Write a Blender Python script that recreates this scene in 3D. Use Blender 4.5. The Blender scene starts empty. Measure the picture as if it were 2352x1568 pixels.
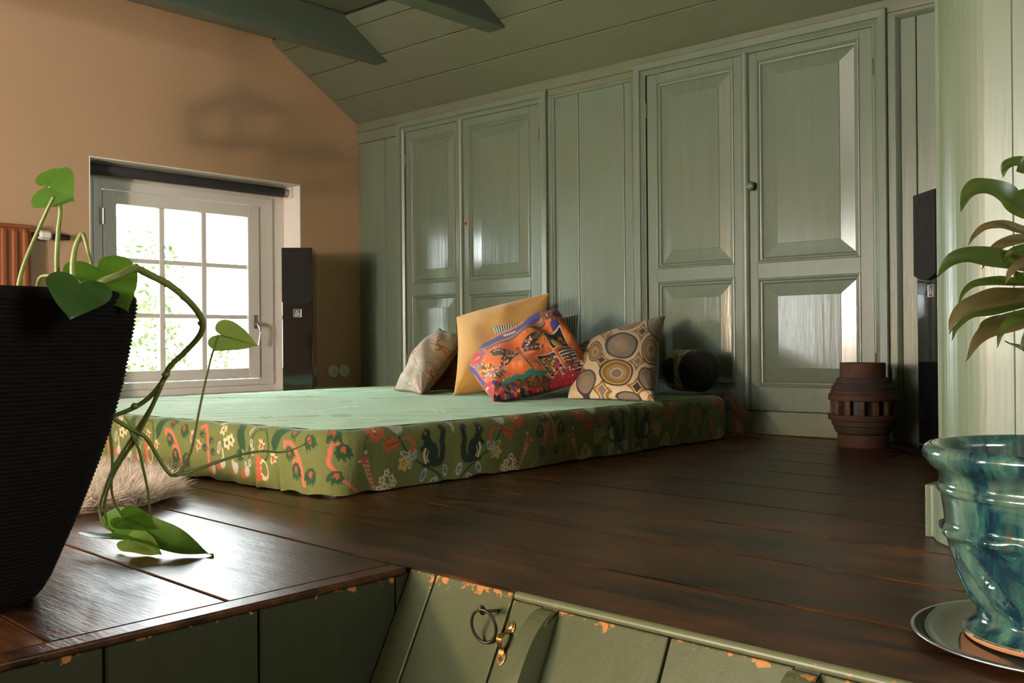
import bpy, bmesh, math, random
import numpy as np
from mathutils import Vector, Matrix

random.seed(7)
RNG = np.random.default_rng(7)
SC = bpy.context.scene
COL = SC.collection

# ------------------------------------------------------------------ camera
YAW, PITCH, ROLL = math.radians(41.48), math.radians(0.09), math.radians(-0.5)
EYE = np.array([0.0, 0.0, 0.42])
_f = np.array([-math.sin(YAW) * math.cos(PITCH), math.cos(YAW) * math.cos(PITCH), math.sin(PITCH)])
_r = np.array([math.cos(YAW), math.sin(YAW), 0.0])
_u = np.cross(_r, _f)
_r, _u = _r * math.cos(ROLL) + _u * math.sin(ROLL), -_r * math.sin(ROLL) + _u * math.cos(ROLL)
cam_data = bpy.data.cameras.new('camera')
cam_data.lens = 35.0
cam_data.sensor_width = 36.0
cam_data.clip_start = 0.02
cam = bpy.data.objects.new('camera', cam_data)
COL.objects.link(cam)
cam.matrix_world = Matrix(((_r[0], _u[0], -_f[0], EYE[0]), (_r[1], _u[1], -_f[1], EYE[1]),
                           (_r[2], _u[2], -_f[2], EYE[2]), (0, 0, 0, 1)))
SC.camera = cam
FPX = 35.0 / 36.0 * 2352.0

# ------------------------------------------------------------------ world, lights, exposure
SC.view_settings.view_transform = 'Standard'
SC.view_settings.look = 'None'
SC.view_settings.gamma = 1.0
SC.view_settings.use_curve_mapping = False
SC.view_settings.exposure = 0.42

SC.cycles.max_bounces = 5
SC.cycles.use_adaptive_sampling = True
SC.cycles.adaptive_threshold = 0.1
SC.cycles.adaptive_min_samples = 16
SC.cycles.diffuse_bounces = 3
SC.cycles.glossy_bounces = 3
SC.cycles.transmission_bounces = 3
SC.cycles.transparent_max_bounces = 6
SC.cycles.caustics_reflective = False
SC.cycles.caustics_refractive = False
SC.cycles.sample_clamp_indirect = 6.0
SKY_STRENGTH = 25.0
world = bpy.data.worlds.new('sky')
SC.world = world
world.use_nodes = True
_bg = world.node_tree.nodes['Background']
_bg.inputs['Color'].default_value = (0.93, 0.97, 1.0, 1)
_bg.inputs['Strength'].default_value = SKY_STRENGTH


def area_light(name, loc, direction, sx, sy, power, color=(1, 1, 1), portal=False):
    d = bpy.data.lights.new(name, 'AREA')
    d.shape = 'RECTANGLE'
    d.size, d.size_y = sx, sy
    d.energy = power
    d.color = color
    if portal:
        d.cycles.is_portal = True
    o = bpy.data.objects.new(name, d)
    COL.objects.link(o)
    o.location = loc
    o.rotation_euler = Vector(direction).to_track_quat('-Z', 'Y').to_euler()
    return o


# daylight portals in the real openings of the room
area_light('window_daylight_portal', (-5.19, 3.0, 0.76), (1, 0, 0), 1.25, 1.24, 1, portal=True)
area_light('side_window_portal', (-5.19, -2.2, 0.75), (1, 0, 0), 1.4, 1.2, 1, portal=True)
area_light('rear_window_daylight', (-2.05, -3.36, 0.85), (0, 1, 0), 1.1, 1.3, 70, (1.0, 0.92, 0.80))

area_light('stair_window_portal', (2.345, 1.4, 1.6), (-1, 0, 0), 1.0, 0.6, 1, portal=True)

lamp = bpy.data.lights.new('floor_lamp_bulb', 'POINT')
lamp.energy = 320.0
lamp.color = (1.0, 0.68, 0.40)
lamp.shadow_soft_size = 0.08
lamp_o = bpy.data.objects.new('floor_lamp_bulb', lamp)
COL.objects.link(lamp_o)
lamp_o.location = (-2.55, -2.3, 0.72)


# ------------------------------------------------------------------ helpers
def ray(px, py):
    return _r * ((px - 1176) / FPX) - _u * ((py - 784) / FPX) + _f


def at(px, py, axis, v):
    """Point of the photo ray through a pixel on the plane axis = v (0 x, 1 y, 2 z)."""
    d = ray(px, py)
    return EYE + d * ((v - EYE[axis]) / d[axis])


def dep(px, py, d):
    return EYE + ray(px, py) * d


ORG = {}


def tag(o, label=None, cat=None, group=None, kind=None):
    if label: o['label'] = label
    if cat: o['category'] = cat
    if group: o['group'] = group
    if kind: o['kind'] = kind
    return o


def empty(name, loc, label=None, cat=None, group=None, kind=None):
    o = bpy.data.objects.new(name, None)
    COL.objects.link(o)
    o.location = loc
    o.empty_display_size = 0.1
    ORG[o.name] = np.array(loc, float)
    return tag(o, label, cat, group, kind)


def make(name, verts, faces, mat, parent=None, origin=None, smooth=False, bevel=0.0, segs=2, colors=None, mats=None, fmat=None):
    """World-space verts -> one mesh object, child of parent (world position kept)."""
    verts = np.asarray(verts, float).reshape(-1, 3)
    if parent is not None:
        org = ORG[parent.name]
    elif origin is not None:
        org = np.array(origin, float)
    else:
        lo, hi = verts.min(0), verts.max(0)
        org = np.array([(lo[0] + hi[0]) / 2, (lo[1] + hi[1]) / 2, lo[2]])
    me = bpy.data.meshes.new(name)
    if isinstance(faces, np.ndarray) and faces.ndim == 2:
        n, k = faces.shape
        me.vertices.add(len(verts))
        me.vertices.foreach_set('co', (verts - org).astype(np.float32).ravel())
        me.loops.add(n * k)
        me.loops.foreach_set('vertex_index', faces.astype(np.int32).ravel())
        me.polygons.add(n)
        me.polygons.foreach_set('loop_start', np.arange(0, n * k, k, dtype=np.int32))
        me.polygons.foreach_set('loop_total', np.full(n, k, dtype=np.int32))
        me.update(calc_edges=True)
        me.validate()
    else:
        me.from_pydata([tuple(v) for v in (verts - org)], [], [tuple(int(i) for i in f) for f in faces])
        me.update()
    if smooth:
        me.polygons.foreach_set('use_smooth', np.ones(len(me.polygons), dtype=bool))
    for m in ([mat] if mats is None else mats):
        me.materials.append(m)
    if fmat is not None:
        me.polygons.foreach_set('material_index', np.asarray(fmat, dtype=np.int32))
    if colors is not None:
        ca = me.color_attributes.new('print', 'FLOAT_COLOR', 'POINT')
        c4 = np.ones((len(verts), 4), np.float32)
        c4[:, :3] = colors
        ca.data.foreach_set('color', c4.ravel())
    o = bpy.data.objects.new(name, me)
    COL.objects.link(o)
    if parent is not None:
        o.parent = parent
    else:
        o.location = org
    ORG[o.name] = org
    if bevel > 0:
        b = o.modifiers.new('bevel', 'BEVEL')
        b.width = bevel
        b.segments = segs
        b.limit_method = 'ANGLE'
        b.angle_limit = math.radians(40)
    return o


class MB:
    """Collects primitive shapes, builds them as one mesh."""
    def __init__(self):
        self.v, self.f = [], []

    def add(self, verts, faces):
        n = len(self.v)
        self.v.extend([tuple(map(float, p)) for p in verts])
        self.f.extend([tuple(int(i) + n for i in f) for f in faces])
        return self

    def box(self, x0, x1, y0, y1, z0, z1):
        vs = [(x0, y0, z0), (x1, y0, z0), (x1, y1, z0), (x0, y1, z0), (x0, y0, z1), (x1, y0, z1), (x1, y1, z1), (x0, y1, z1)]
        return self.add(vs, BOXF)

    def obox(self, c, ax, ay, az, sx, sy, sz):
        """Oriented box: centre c, unit axes, full sizes."""
        c, ax, ay, az = [np.asarray(t, float) for t in (c, ax, ay, az)]
        vs = [c + ax * (i * sx / 2) + ay * (j * sy / 2) + az * (k * sz / 2) for k in (-1, 1) for (i, j) in ((-1, -1), (1, -1), (1, 1), (-1, 1))]
        return self.add(vs, BOXF)

    def prism(self, poly, z0, z1):
        n = len(poly)
        vs = [(x, y, z0) for x, y in poly] + [(x, y, z1) for x, y in poly]
        fs = [tuple(range(n))[::-1], tuple(range(n, 2 * n))] + [(i, (i + 1) % n, n + (i + 1) % n, n + i) for i in range(n)]
        return self.add(vs, fs)

    def extrude(self, poly3, vec):
        n = len(poly3)
        p = [np.asarray(q, float) for q in poly3]
        vs = p + [q + np.asarray(vec, float) for q in p]
        fs = [tuple(range(n))[::-1], tuple(range(n, 2 * n))] + [(i, (i + 1) % n, n + (i + 1) % n, n + i) for i in range(n)]
        return self.add(vs, fs)

    def lathe(self, prof, c, n=48, axis=(0, 0, 1), cap=True, rfun=None):
        """prof: (r, h) list along the axis from c."""
        az = np.asarray(axis, float); az /= np.linalg.norm(az)
        t = np.array([1, 0, 0]) if abs(az[0]) < 0.9 else np.array([0, 1, 0])
        ax = np.cross(t, az); ax /= np.linalg.norm(ax); ay = np.cross(az, ax)
        if abs(az[2]) > 0.99:
            ax, ay = np.array([1, 0, 0.]), np.array([0, 1, 0.])
        c = np.asarray(c, float)
        vs, fs = [], []
        for k, (r, h) in enumerate(prof):
            for i in range(n):
                a = 2 * math.pi * i / n
                rr = r if rfun is None else rfun(r, h, a)
                vs.append(c + az * h + (ax * math.cos(a) + ay * math.sin(a)) * rr)
        for k in range(len(prof) - 1):
            for i in range(n):
                j = (i + 1) % n
                fs.append((k * n + i, k * n + j, (k + 1) * n + j, (k + 1) * n + i))
        if cap:
            fs.append(tuple(range(n))[::-1])
            fs.append(tuple(range((len(prof) - 1) * n, len(prof) * n)))
        return self.add(vs, fs)

    def tube(self, pts, rad, n=8, cap=True, closed=False):
        pts = [np.asarray(p, float) for p in pts]
        m = len(pts)
        if not hasattr(rad, '__len__'):
            rad = [rad] * m
        vs, fs = [], []
        up = None
        for k in range(m):
            if closed:
                t = pts[(k + 1) % m] - pts[k - 1]
            else:
                t = pts[min(k + 1, m - 1)] - pts[max(k - 1, 0)]
            t = t / (np.linalg.norm(t) + 1e-9)
            if up is None:
                up = np.array([0, 0, 1.]) if abs(t[2]) < 0.9 else np.array([1., 0, 0])
            a = np.cross(up, t); a /= np.linalg.norm(a) + 1e-9
            b = np.cross(t, a); up = b
            for i in range(n):
                th = 2 * math.pi * i / n
                vs.append(pts[k] + (a * math.cos(th) + b * math.sin(th)) * rad[k])
        for k in range(m if closed else m - 1):
            k2 = (k + 1) % m
            for i in range(n):
                j = (i + 1) % n
                fs.append((k * n + i, k * n + j, k2 * n + j, k2 * n + i))
        if cap and not closed:
            fs.append(tuple(range(n))[::-1]); fs.append(tuple(range((m - 1) * n, m * n)))
        return self.add(vs, fs)

    def build(self, name, mat, parent=None, **k):
        return make(name, self.v, self.f, mat, parent, **k)


BOXF = [(0, 3, 2, 1), (4, 5, 6, 7), (0, 1, 5, 4), (1, 2, 6, 5), (2, 3, 7, 6), (3, 0, 4, 7)]


def loft_rect(b, x0, x1, z0, z1, prof, close=False, open_bottom=False, shift=0.0):
    """Nested rectangles in the XZ plane (front towards -Y): prof = [(inset, y)...]; close fills the last loop."""
    vs, fs = [], []
    for ins, y in prof:
        zb = z0 if open_bottom else z0 + ins
        for (x, z) in ((x0 + ins, zb), (x1 - ins, zb), (x1 - ins, z1 - ins), (x0 + ins, z1 - ins)):
            vs.append((x, y, z))
    for k in range(len(prof) - 1):
        for i in range(4):
            if open_bottom and i == 0:
                continue
            j = (i + 1) % 4
            fs.append((k * 4 + i, k * 4 + j, (k + 1) * 4 + j, (k + 1) * 4 + i))
    if close:
        m = (len(prof) - 1) * 4
        fs.append((m, m + 1, m + 2, m + 3))
    return b.add(vs, fs)


def catmull(pts, per=6):
    pts = [np.asarray(p, float) for p in pts]
    P = [2 * pts[0] - pts[1]] + pts + [2 * pts[-1] - pts[-2]]
    out = []
    for i in range(1, len(P) - 2):
        for k in range(per):
            t = k / per
            out.append(0.5 * ((2 * P[i]) + (-P[i - 1] + P[i + 1]) * t + (2 * P[i - 1] - 5 * P[i] + 4 * P[i + 1] - P[i + 2]) * t * t
                              + (-P[i - 1] + 3 * P[i] - 3 * P[i + 1] + P[i + 2]) * t ** 3))
    out.append(pts[-1])
    return out


# ------------------------------------------------------------------ materials
def new_mat(name):
    m = bpy.data.materials.new(name)
    m.use_nodes = True
    nt = m.node_tree
    return m, nt, nt.nodes['Principled BSDF'], nt.nodes['Material Output']


class G:
    """Small node-graph helper."""
    def __init__(self, nt):
        self.nt = nt

    def n(self, t, **k):
        nd = self.nt.nodes.new(t)
        for a, b in k.items():
            setattr(nd, a, b)
        return nd

    def link(self, a, b):
        self.nt.links.new(a, b)

    def coord(self, kind='Object', scale=(1, 1, 1)):
        tc = self.n('ShaderNodeTexCoord')
        mp = self.n('ShaderNodeMapping')
        mp.inputs['Scale'].default_value = scale
        if kind == 'World':
            ge = self.n('ShaderNodeNewGeometry')
            self.link(ge.outputs['Position'], mp.inputs['Vector'])
        else:
            self.link(tc.outputs[kind], mp.inputs['Vector'])
        return mp.outputs['Vector']

    def noise(self, vec, scale, detail=4, rough=0.55, dist=0.0):
        nd = self.n('ShaderNodeTexNoise')
        nd.inputs['Scale'].default_value = scale
        nd.inputs['Detail'].default_value = detail
        nd.inputs['Roughness'].default_value = rough
        nd.inputs['Distortion'].default_value = dist
        if vec is not None:
            self.link(vec, nd.inputs['Vector'])
        return nd.outputs['Fac']

    def ramp(self, fac, stops):
        nd = self.n('ShaderNodeValToRGB')
        el = nd.color_ramp.elements
        while len(el) < len(stops):
            el.new(0.5)
        for e, (p, c) in zip(el, stops):
            e.position = p
            e.color = (c, c, c, 1) if not hasattr(c, '__len__') else (c[0], c[1], c[2], 1)
        self.link(fac, nd.inputs['Fac'])
        return nd.outputs['Color']

    def mix(self, fac, a, b):
        nd = self.n('ShaderNodeMix', data_type='RGBA')
        for s, v in ((nd.inputs[0], fac), (nd.inputs[6], a), (nd.inputs[7], b)):
            if hasattr(v, 'is_linked') or hasattr(v, 'links'):
                self.link(v, s)
            elif hasattr(v, '__len__'):
                s.default_value = (v[0], v[1], v[2], 1)
            else:
                s.default_value = v
        return nd.outputs[2]

    def math(self, op, a, b=None):
        nd = self.n('ShaderNodeMath', operation=op)
        for s, v in ((nd.inputs[0], a), (nd.inputs[1], b)):
            if v is None: continue
            if hasattr(v, 'links'): self.link(v, s)
            else: s.default_value = v
        return nd.outputs[0]

    def bump(self, h, strength=0.3, dist=0.01, normal=None):
        nd = self.n('ShaderNodeBump')
        nd.inputs['Strength'].default_value = strength
        nd.inputs['Distance'].default_value = dist
        self.link(h, nd.inputs['Height'])
        if normal is not None:
            self.link(normal, nd.inputs['Normal'])
        return nd.outputs['Normal']


def simple(name, color, rough=0.5, metal=0.0, spec=0.5, var=0.0, vscale=8.0, bump=0.0, bscale=120.0, coat=0.0, sheen=0.0):
    m, nt, p, out = new_mat(name)
    g = G(nt)
    p.inputs['Roughness'].default_value = rough
    p.inputs['Metallic'].default_value = metal
    p.inputs['Specular IOR Level'].default_value = spec
    p.inputs['Coat Weight'].default_value = coat
    p.inputs['Sheen Weight'].default_value = sheen
    v = g.coord()
    a = tuple(c * (1 - var) for c in color)
    b = tuple(min(1, c * (1 + var)) for c in color)
    g.link(g.mix(g.noise(v, vscale, 3), a, b), p.inputs['Base Color'])
    if bump > 0:
        g.link(g.bump(g.noise(v, bscale, 3), bump, 0.004), p.inputs['Normal'])
    return m


def painted_wood(name, base, grain='z', rough=0.3, edge_z=None, chips=0.0, chip_scale=9.0, var=0.05, wood=(0.42, 0.17, 0.045), bump=0.35):
    """Brushed gloss paint over wood with sparse chips."""
    m, nt, p, out = new_mat(name)
    g = G(nt)
    sc = {'z': (28, 28, 1.6), 'x': (1.6, 28, 28), 'y': (28, 1.6, 28)}[grain]
    v = g.coord('Object', sc)
    vo = g.coord('World')
    streak = g.noise(v, 1.0, 5, 0.65)
    fine = g.noise(v, 5.0, 3, 0.6)
    cloud = g.noise(vo, 2.3, 3, 0.6)
    c1 = g.mix(g.ramp(cloud, [(0.3, 0.0), (0.7, 1.0)]), tuple(c * (1 - var) for c in base), tuple(c * (1 + var) for c in base))
    c2 = g.mix(g.ramp(streak, [(0.35, 0.0), (0.75, 0.35)]), c1, tuple(c * 0.72 for c in base))
    if chips > 0:
        cn = g.noise(vo, chip_scale, 6, 0.7)
        if edge_z is not None:
            ge = g.n('ShaderNodeNewGeometry')
            sx = g.n('ShaderNodeSeparateXYZ')
            g.link(ge.outputs['Position'], sx.inputs[0])
            mr = g.n('ShaderNodeMapRange')
            g.link(sx.outputs[2], mr.inputs[0])
            for i_, v_ in enumerate((edge_z - 0.03, edge_z, 0.0, 0.45)):
                mr.inputs[i_ + 1].default_value = v_
            cn = g.math('ADD', cn, g.math('MULTIPLY', mr.outputs[0], g.noise(vo, 26.0, 3, 0.6)))
        cm = g.ramp(cn, [(0.60 + (1 - chips) * 0.2, 0.0), (0.615 + (1 - chips) * 0.2, 1.0)])
        c2 = g.mix(cm, c2, wood)
    g.link(c2, p.inputs['Base Color'])
    g.link(g.ramp(g.noise(vo, 3.1, 3), [(0.3, max(0.282, rough * 0.9)), (0.7, max(0.30, rough * 1.3))]), p.inputs['Roughness'])
    p.inputs['Specular IOR Level'].default_value = 0.5
    n1 = g.bump(streak, bump, 0.004)
    g.link(g.bump(fine, bump * 0.5, 0.0015, n1), p.inputs['Normal'])
    return m


GREEN = (0.138, 0.178, 0.132)
M = {}
M['green'] = painted_wood('grey_green_paint', GREEN, 'z', 0.27, chips=0.12, chip_scale=24)
M['green_x'] = painted_wood('grey_green_paint_boards', (0.138, 0.160, 0.106), 'x', 0.33, chips=0.12, chip_scale=18)
M['green_beam'] = painted_wood('beam_green_paint', (0.10, 0.135, 0.098), 'y', 0.32, chips=0.05, chip_scale=15)
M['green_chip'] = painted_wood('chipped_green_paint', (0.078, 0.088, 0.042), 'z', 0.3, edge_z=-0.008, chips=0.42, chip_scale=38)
M['green_shaded'] = painted_wood('shaded_green_board_paint', (0.026, 0.032, 0.014), 'z', 0.3, edge_z=-0.008, chips=0.25, chip_scale=30)  # panel paint darkened: the shade on the stairwell boards is put into the colour
M['green_pale'] = painted_wood('pale_green_paint', (0.125, 0.165, 0.100), 'z', 0.33, chips=0.05, chip_scale=20, var=0.08)
M['plaster'] = simple('peach_plaster', (0.50, 0.335, 0.205), 0.75, var=0.06, vscale=2.5, bump=0.12, bscale=40)
M['rear_plaster'] = simple('cream_plaster', (0.56, 0.47, 0.36), 0.8, var=0.05, vscale=2.5, bump=0.1, bscale=40)
M['white'] = simple('white_gloss_paint', (0.78, 0.76, 0.72), 0.3, var=0.03, bump=0.05, bscale=60)
M['white_wall'] = simple('white_reveal_paint', (0.86, 0.83, 0.79), 0.6, var=0.03, bump=0.08, bscale=60)
M['blind'] = simple('charcoal_blind_fabric', (0.03, 0.028, 0.03), 0.7, var=0.15, bump=0.15, bscale=300)
M['steel'] = simple('brushed_steel', (0.6, 0.6, 0.6), 0.3, metal=1.0, var=0.05)
M['dark_iron'] = simple('dark_iron', (0.055, 0.036, 0.026), 0.38, metal=0.75, var=0.3, vscale=60, bump=0.2, bscale=200)
M['brass'] = simple('worn_brass', (0.55, 0.33, 0.11), 0.32, metal=1.0, var=0.25, vscale=80)
M['copper'] = simple('copper_enamel', (0.33, 0.115, 0.045), 0.36, metal=0.25, var=0.1, spec=0.5)
M['black_gloss'] = simple('black_piano_lacquer', (0.006, 0.006, 0.007), 0.07, var=0.1, coat=0.5)
M['black_cloth'] = simple('black_grille_cloth', (0.005, 0.0042, 0.0045), 0.85, var=0.2, bump=0.3, bscale=900)
M['badge'] = simple('silver_badge', (0.62, 0.60, 0.52), 0.35, metal=0.4)
M['badge_back'] = simple('badge_backing', (0.035, 0.035, 0.04), 0.4)
M['plastic'] = simple('ivory_plastic', (0.74, 0.74, 0.66), 0.35, var=0.02)
M['dark_hole'] = simple('dark_recess', (0.01, 0.01, 0.01), 0.6)
M['soil'] = simple('potting_soil', (0.03, 0.018, 0.01), 0.95, var=0.4, vscale=40, bump=0.8, bscale=60)


def wood_floor():
    m, nt, p, out = new_mat('dark_varnished_planks')
    g = G(nt)
    oi = g.n('ShaderNodeObjectInfo')
    add = g.n('ShaderNodeVectorMath', operation='ADD')
    tc = g.n('ShaderNodeTexCoord')
    cmb = g.n('ShaderNodeCombineXYZ')
    r10 = g.math('MULTIPLY', oi.outputs['Random'], 17.0)
    g.link(r10, cmb.inputs[0]); g.link(r10, cmb.inputs[1])
    g.link(tc.outputs['Object'], add.inputs[0]); g.link(cmb.outputs[0], add.inputs[1])
    mp = g.n('ShaderNodeMapping'); mp.inputs['Scale'].default_value = (3.0, 26, 26)
    g.link(add.outputs[0], mp.inputs['Vector'])
    mp2 = g.n('ShaderNodeMapping'); mp2.inputs['Scale'].default_value = (2.0, 7, 7)
    g.link(add.outputs[0], mp2.inputs['Vector'])
    grain = g.noise(mp.outputs[0], 1.0, 6, 0.7, 0.6)
    blot = g.noise(mp2.outputs[0], 1.6, 5, 0.65, 0.8)
    fine = g.noise(mp.outputs[0], 6.0, 4, 0.7)
    c = g.mix(g.ramp(blot, [(0.36, 0.0), (0.66, 1.0)]), (0.009, 0.0038, 0.0022), (0.125, 0.044, 0.013))
    c = g.mix(g.ramp(grain, [(0.42, 0.0), (0.62, 0.55)]), c, (0.012, 0.006, 0.004))
    scr = g.ramp(fine, [(0.62, 0.0), (0.72, 0.75)])
    c = g.mix(scr, c, (0.20, 0.075, 0.026))
    g.link(c, p.inputs['Base Color'])
    rgh = g.mix(g.ramp(blot, [(0.3, 0.0), (0.7, 1.0)]), (0.285, 0.285, 0.285), (0.36, 0.36, 0.36))
    g.link(rgh, p.inputs['Roughness'])
    p.inputs['Specular IOR Level'].default_value = 0.28
    n1 = g.bump(g.noise(mp2.outputs[0], 1.2, 2), 0.25, 0.01)
    n2 = g.bump(grain, 0.22, 0.004, n1)
    g.link(g.bump(fine, 0.35, 0.002, n2), p.inputs['Normal'])
    return m


M['floor'] = wood_floor()
M['bare_wood'] = simple('bare_orange_wood', (0.36, 0.135, 0.036), 0.6, var=0.4, vscale=30, bump=0.3, bscale=80)
M['nosing'] = painted_wood('worn_green_nosing', (0.12, 0.13, 0.065), 'x', 0.4, chips=0.82, chip_scale=45)
M['lower_floor'] = simple('lower_floor_boards', (0.10, 0.055, 0.03), 0.5, var=0.2)


def glass_mat():
    m, nt, p, out = new_mat('window_glass')
    g = G(nt)
    nt.nodes.remove(p)
    tr = g.n('ShaderNodeBsdfTransparent'); tr.inputs[0].default_value = (0.97, 0.99, 0.98, 1)
    gl = g.n('ShaderNodeBsdfGlossy'); gl.inputs['Roughness'].default_value = 0.02
    fr = g.n('ShaderNodeFresnel'); fr.inputs['IOR'].default_value = 1.45
    mx = g.n('ShaderNodeMixShader')
    g.link(fr.outputs[0], mx.inputs[0]); g.link(tr.outputs[0], mx.inputs[1]); g.link(gl.outputs[0], mx.inputs[2])
    g.link(mx.outputs[0], out.inputs['Surface'])
    return m


M['glass'] = glass_mat()


def printed_cloth(name, rough=0.8, weave=700, bump=0.35, sheen=0.25, wr=0.0):
    m, nt, p, out = new_mat(name)
    g = G(nt)
    at_ = g.n('ShaderNodeAttribute', attribute_name='print')
    v = g.coord()
    nz = g.noise(v, 90, 4, 0.7)
    g.link(g.mix(g.ramp(nz, [(0.3, 0.0), (0.7, 0.22)]), at_.outputs['Color'], (0.05, 0.05, 0.03)), p.inputs['Base Color'])
    p.inputs['Roughness'].default_value = rough
    p.inputs['Sheen Weight'].default_value = sheen
    p.inputs['Specular IOR Level'].default_value = 0.2
    n1 = g.bump(g.noise(v, weave, 2), bump, 0.001)
    if wr > 0:
        n1 = g.bump(g.noise(g.coord('Object', (1, 6, 1)), 9, 4, 0.6), wr, 0.006, n1)
    g.link(n1, p.inputs['Normal'])
    return m


M['print'] = printed_cloth('printed_cotton', sheen=0.08)
M['spread'] = printed_cloth('bedspread_cotton', 0.8, 500, 0.4, 0.32, 0.5)
M['spread'].node_tree.nodes['Principled BSDF'].inputs['Sheen Tint'].default_value = (0.72, 1.0, 0.80, 1)
M['yellow'] = simple('mustard_linen', (0.62, 0.33, 0.055), 0.85, var=0.07, vscale=5, bump=0.5, bscale=400, sheen=0.3)


def leaf_mat(name, ca, cb, trans=(0.25, 0.5, 0.03), tf=0.45, rough=0.4, tip=None):
    m, nt, p, out = new_mat(name)
    g = G(nt)
    v = g.coord()
    nz = g.noise(v, 9, 3)
    base = g.mix(nz, ca, cb)
    g.link(base, p.inputs['Base Color'])
    p.inputs['Roughness'].default_value = rough
    t = g.n('ShaderNodeBsdfTranslucent'); t.inputs[0].default_value = (*trans, 1)
    mx = g.n('ShaderNodeMixShader'); mx.inputs[0].default_value = tf
    g.link(p.outputs[0], mx.inputs[1]); g.link(t.outputs[0], mx.inputs[2])
    g.link(mx.outputs[0], out.inputs['Surface'])
    return m


M['leaf'] = leaf_mat('philodendron_leaf', (0.035, 0.11, 0.012), (0.075, 0.17, 0.018), (0.28, 0.55, 0.02))
M['leaf_pale'] = leaf_mat('pale_philodendron_leaf', (0.16, 0.26, 0.05), (0.22, 0.33, 0.07), (0.55, 0.72, 0.14), 0.6)
M['leaf_shaded'] = leaf_mat('shaded_philodendron_leaf', (0.018, 0.06, 0.010), (0.035, 0.09, 0.012), (0.10, 0.22, 0.01), 0.25)  # darker leaf copy: backlit shade of the front leaf is put into its colour
M['green_gloss'] = painted_wood('fresh_gloss_green_paint', GREEN, 'z', 0.2, bump=0.2)
for _n in M['green_gloss'].node_tree.nodes:
    if _n.bl_idname == 'ShaderNodeBsdfPrincipled':
        for _l in list(_n.inputs['Roughness'].links):
            M['green_gloss'].node_tree.links.remove(_l)
        _n.inputs['Roughness'].default_value = 0.17
M['petiole'] = leaf_mat('vine_stem', (0.19, 0.25, 0.06), (0.27, 0.30, 0.09), (0.4, 0.45, 0.08), 0.25)
M['dracaena'] = leaf_mat('dracaena_leaf', (0.026, 0.056, 0.010), (0.065, 0.09, 0.014), (0.16, 0.24, 0.02), 0.35, 0.35)
M['dracaena_dry'] = leaf_mat('dry_dracaena_leaf', (0.075, 0.065, 0.022), (0.12, 0.085, 0.03), (0.3, 0.25, 0.04), 0.3, 0.5)
M['garden'] = leaf_mat('garden_foliage', (0.014, 0.028, 0.010), (0.06, 0.075, 0.02), (0.05, 0.06, 0.02), 0.1, 0.6)
M['bark'] = simple('bark', (0.12, 0.08, 0.05), 0.9, var=0.3, bump=0.6, bscale=40)

# ------------------------------------------------------------------ the room: floor
XL, YB = -4.925, 4.10            # left wall plane, panelled wall plane
XE = -1.395                      # edge of the platform along the stairwell
SL = -0.062                      # boards lie slightly askew


def by(c, x):
    return c + SL * (x + 1.4)


def fy_(x):
    """Front edge of the platform over the stairwell."""
    return 1.281 - 0.045 * (x + 1.39)


floor = tag(MB().box(-5.0, XE - 0.03, -3.3, 4.2, -0.16, -0.0035).box(XE - 0.03, 2.3, 1.31, 4.2, -0.16, -0.0035)
            .build('floor', M['bare_wood'], origin=(0, 0, 0)), 'dark varnished plank floor of the raised platform', kind='structure')
seams = [-2.98, -2.68, -2.38, -2.08, -1.78, -1.48, -1.18, -0.88, -0.58, -0.28, 0.02, 0.32, 0.62, 0.912, 1.27, 1.513, 1.79, 2.06, 2.33, 2.63, 2.945, 3.23, 3.49, 3.78, 4.05]
for i in range(len(seams) - 1):
    a, b = seams[i] + 0.003, seams[i + 1] - 0.003
    xr = -1.438 if b <= 1.28 else 2.2
    xl = XL
    y_ = lambda c, x: min(by(c, x), 4.14)
    if b <= 1.28:
        poly = [(xl, by(a, xl)), (xr, by(a, xr)), (xr, by(b, xr)), (xl, by(b, xl))]
    else:
        x0 = xl
        poly = [(x0, y_(a, x0)), (xr, by(a, xr)), (xr, by(b, xr)), (x0, y_(b, x0) + 0.001)]
        if seams[i] == 1.27:
            poly = [(x0, y_(a, x0)), (-1.4375, by(a, -1.4375)), (-1.39, fy_(-1.39)), (xr, fy_(xr)), (xr, by(b, xr)), (x0, y_(b, x0) + 0.001)]
    MB().prism(poly, -0.016, 0.0).build('plank', M['floor'], floor, bevel=0.0022, segs=1)
# end boards between the last full plank and the two walls
MB().prism([(XL, -3.2), (-1.438, -3.2), (-1.438, by(-2.9822, -1.438)), (XL, by(-2.9822, XL))], -0.016, 0).build('plank', M['floor'], floor, bevel=0.0022, segs=1)
MB().prism([(-3.2, 4.14), (-3.2, by(4.0522, -3.2)), (2.2, by(4.0522, 2.2)), (2.2, 4.14)], -0.016, 0).build('plank', M['floor'], floor, bevel=0.0022, segs=1)
MB().box(-1.4345, XE + 0.006, -3.2, 1.268, -0.012, 0.001).build('nosing', M['floor'], floor, bevel=0.004, segs=3)

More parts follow.
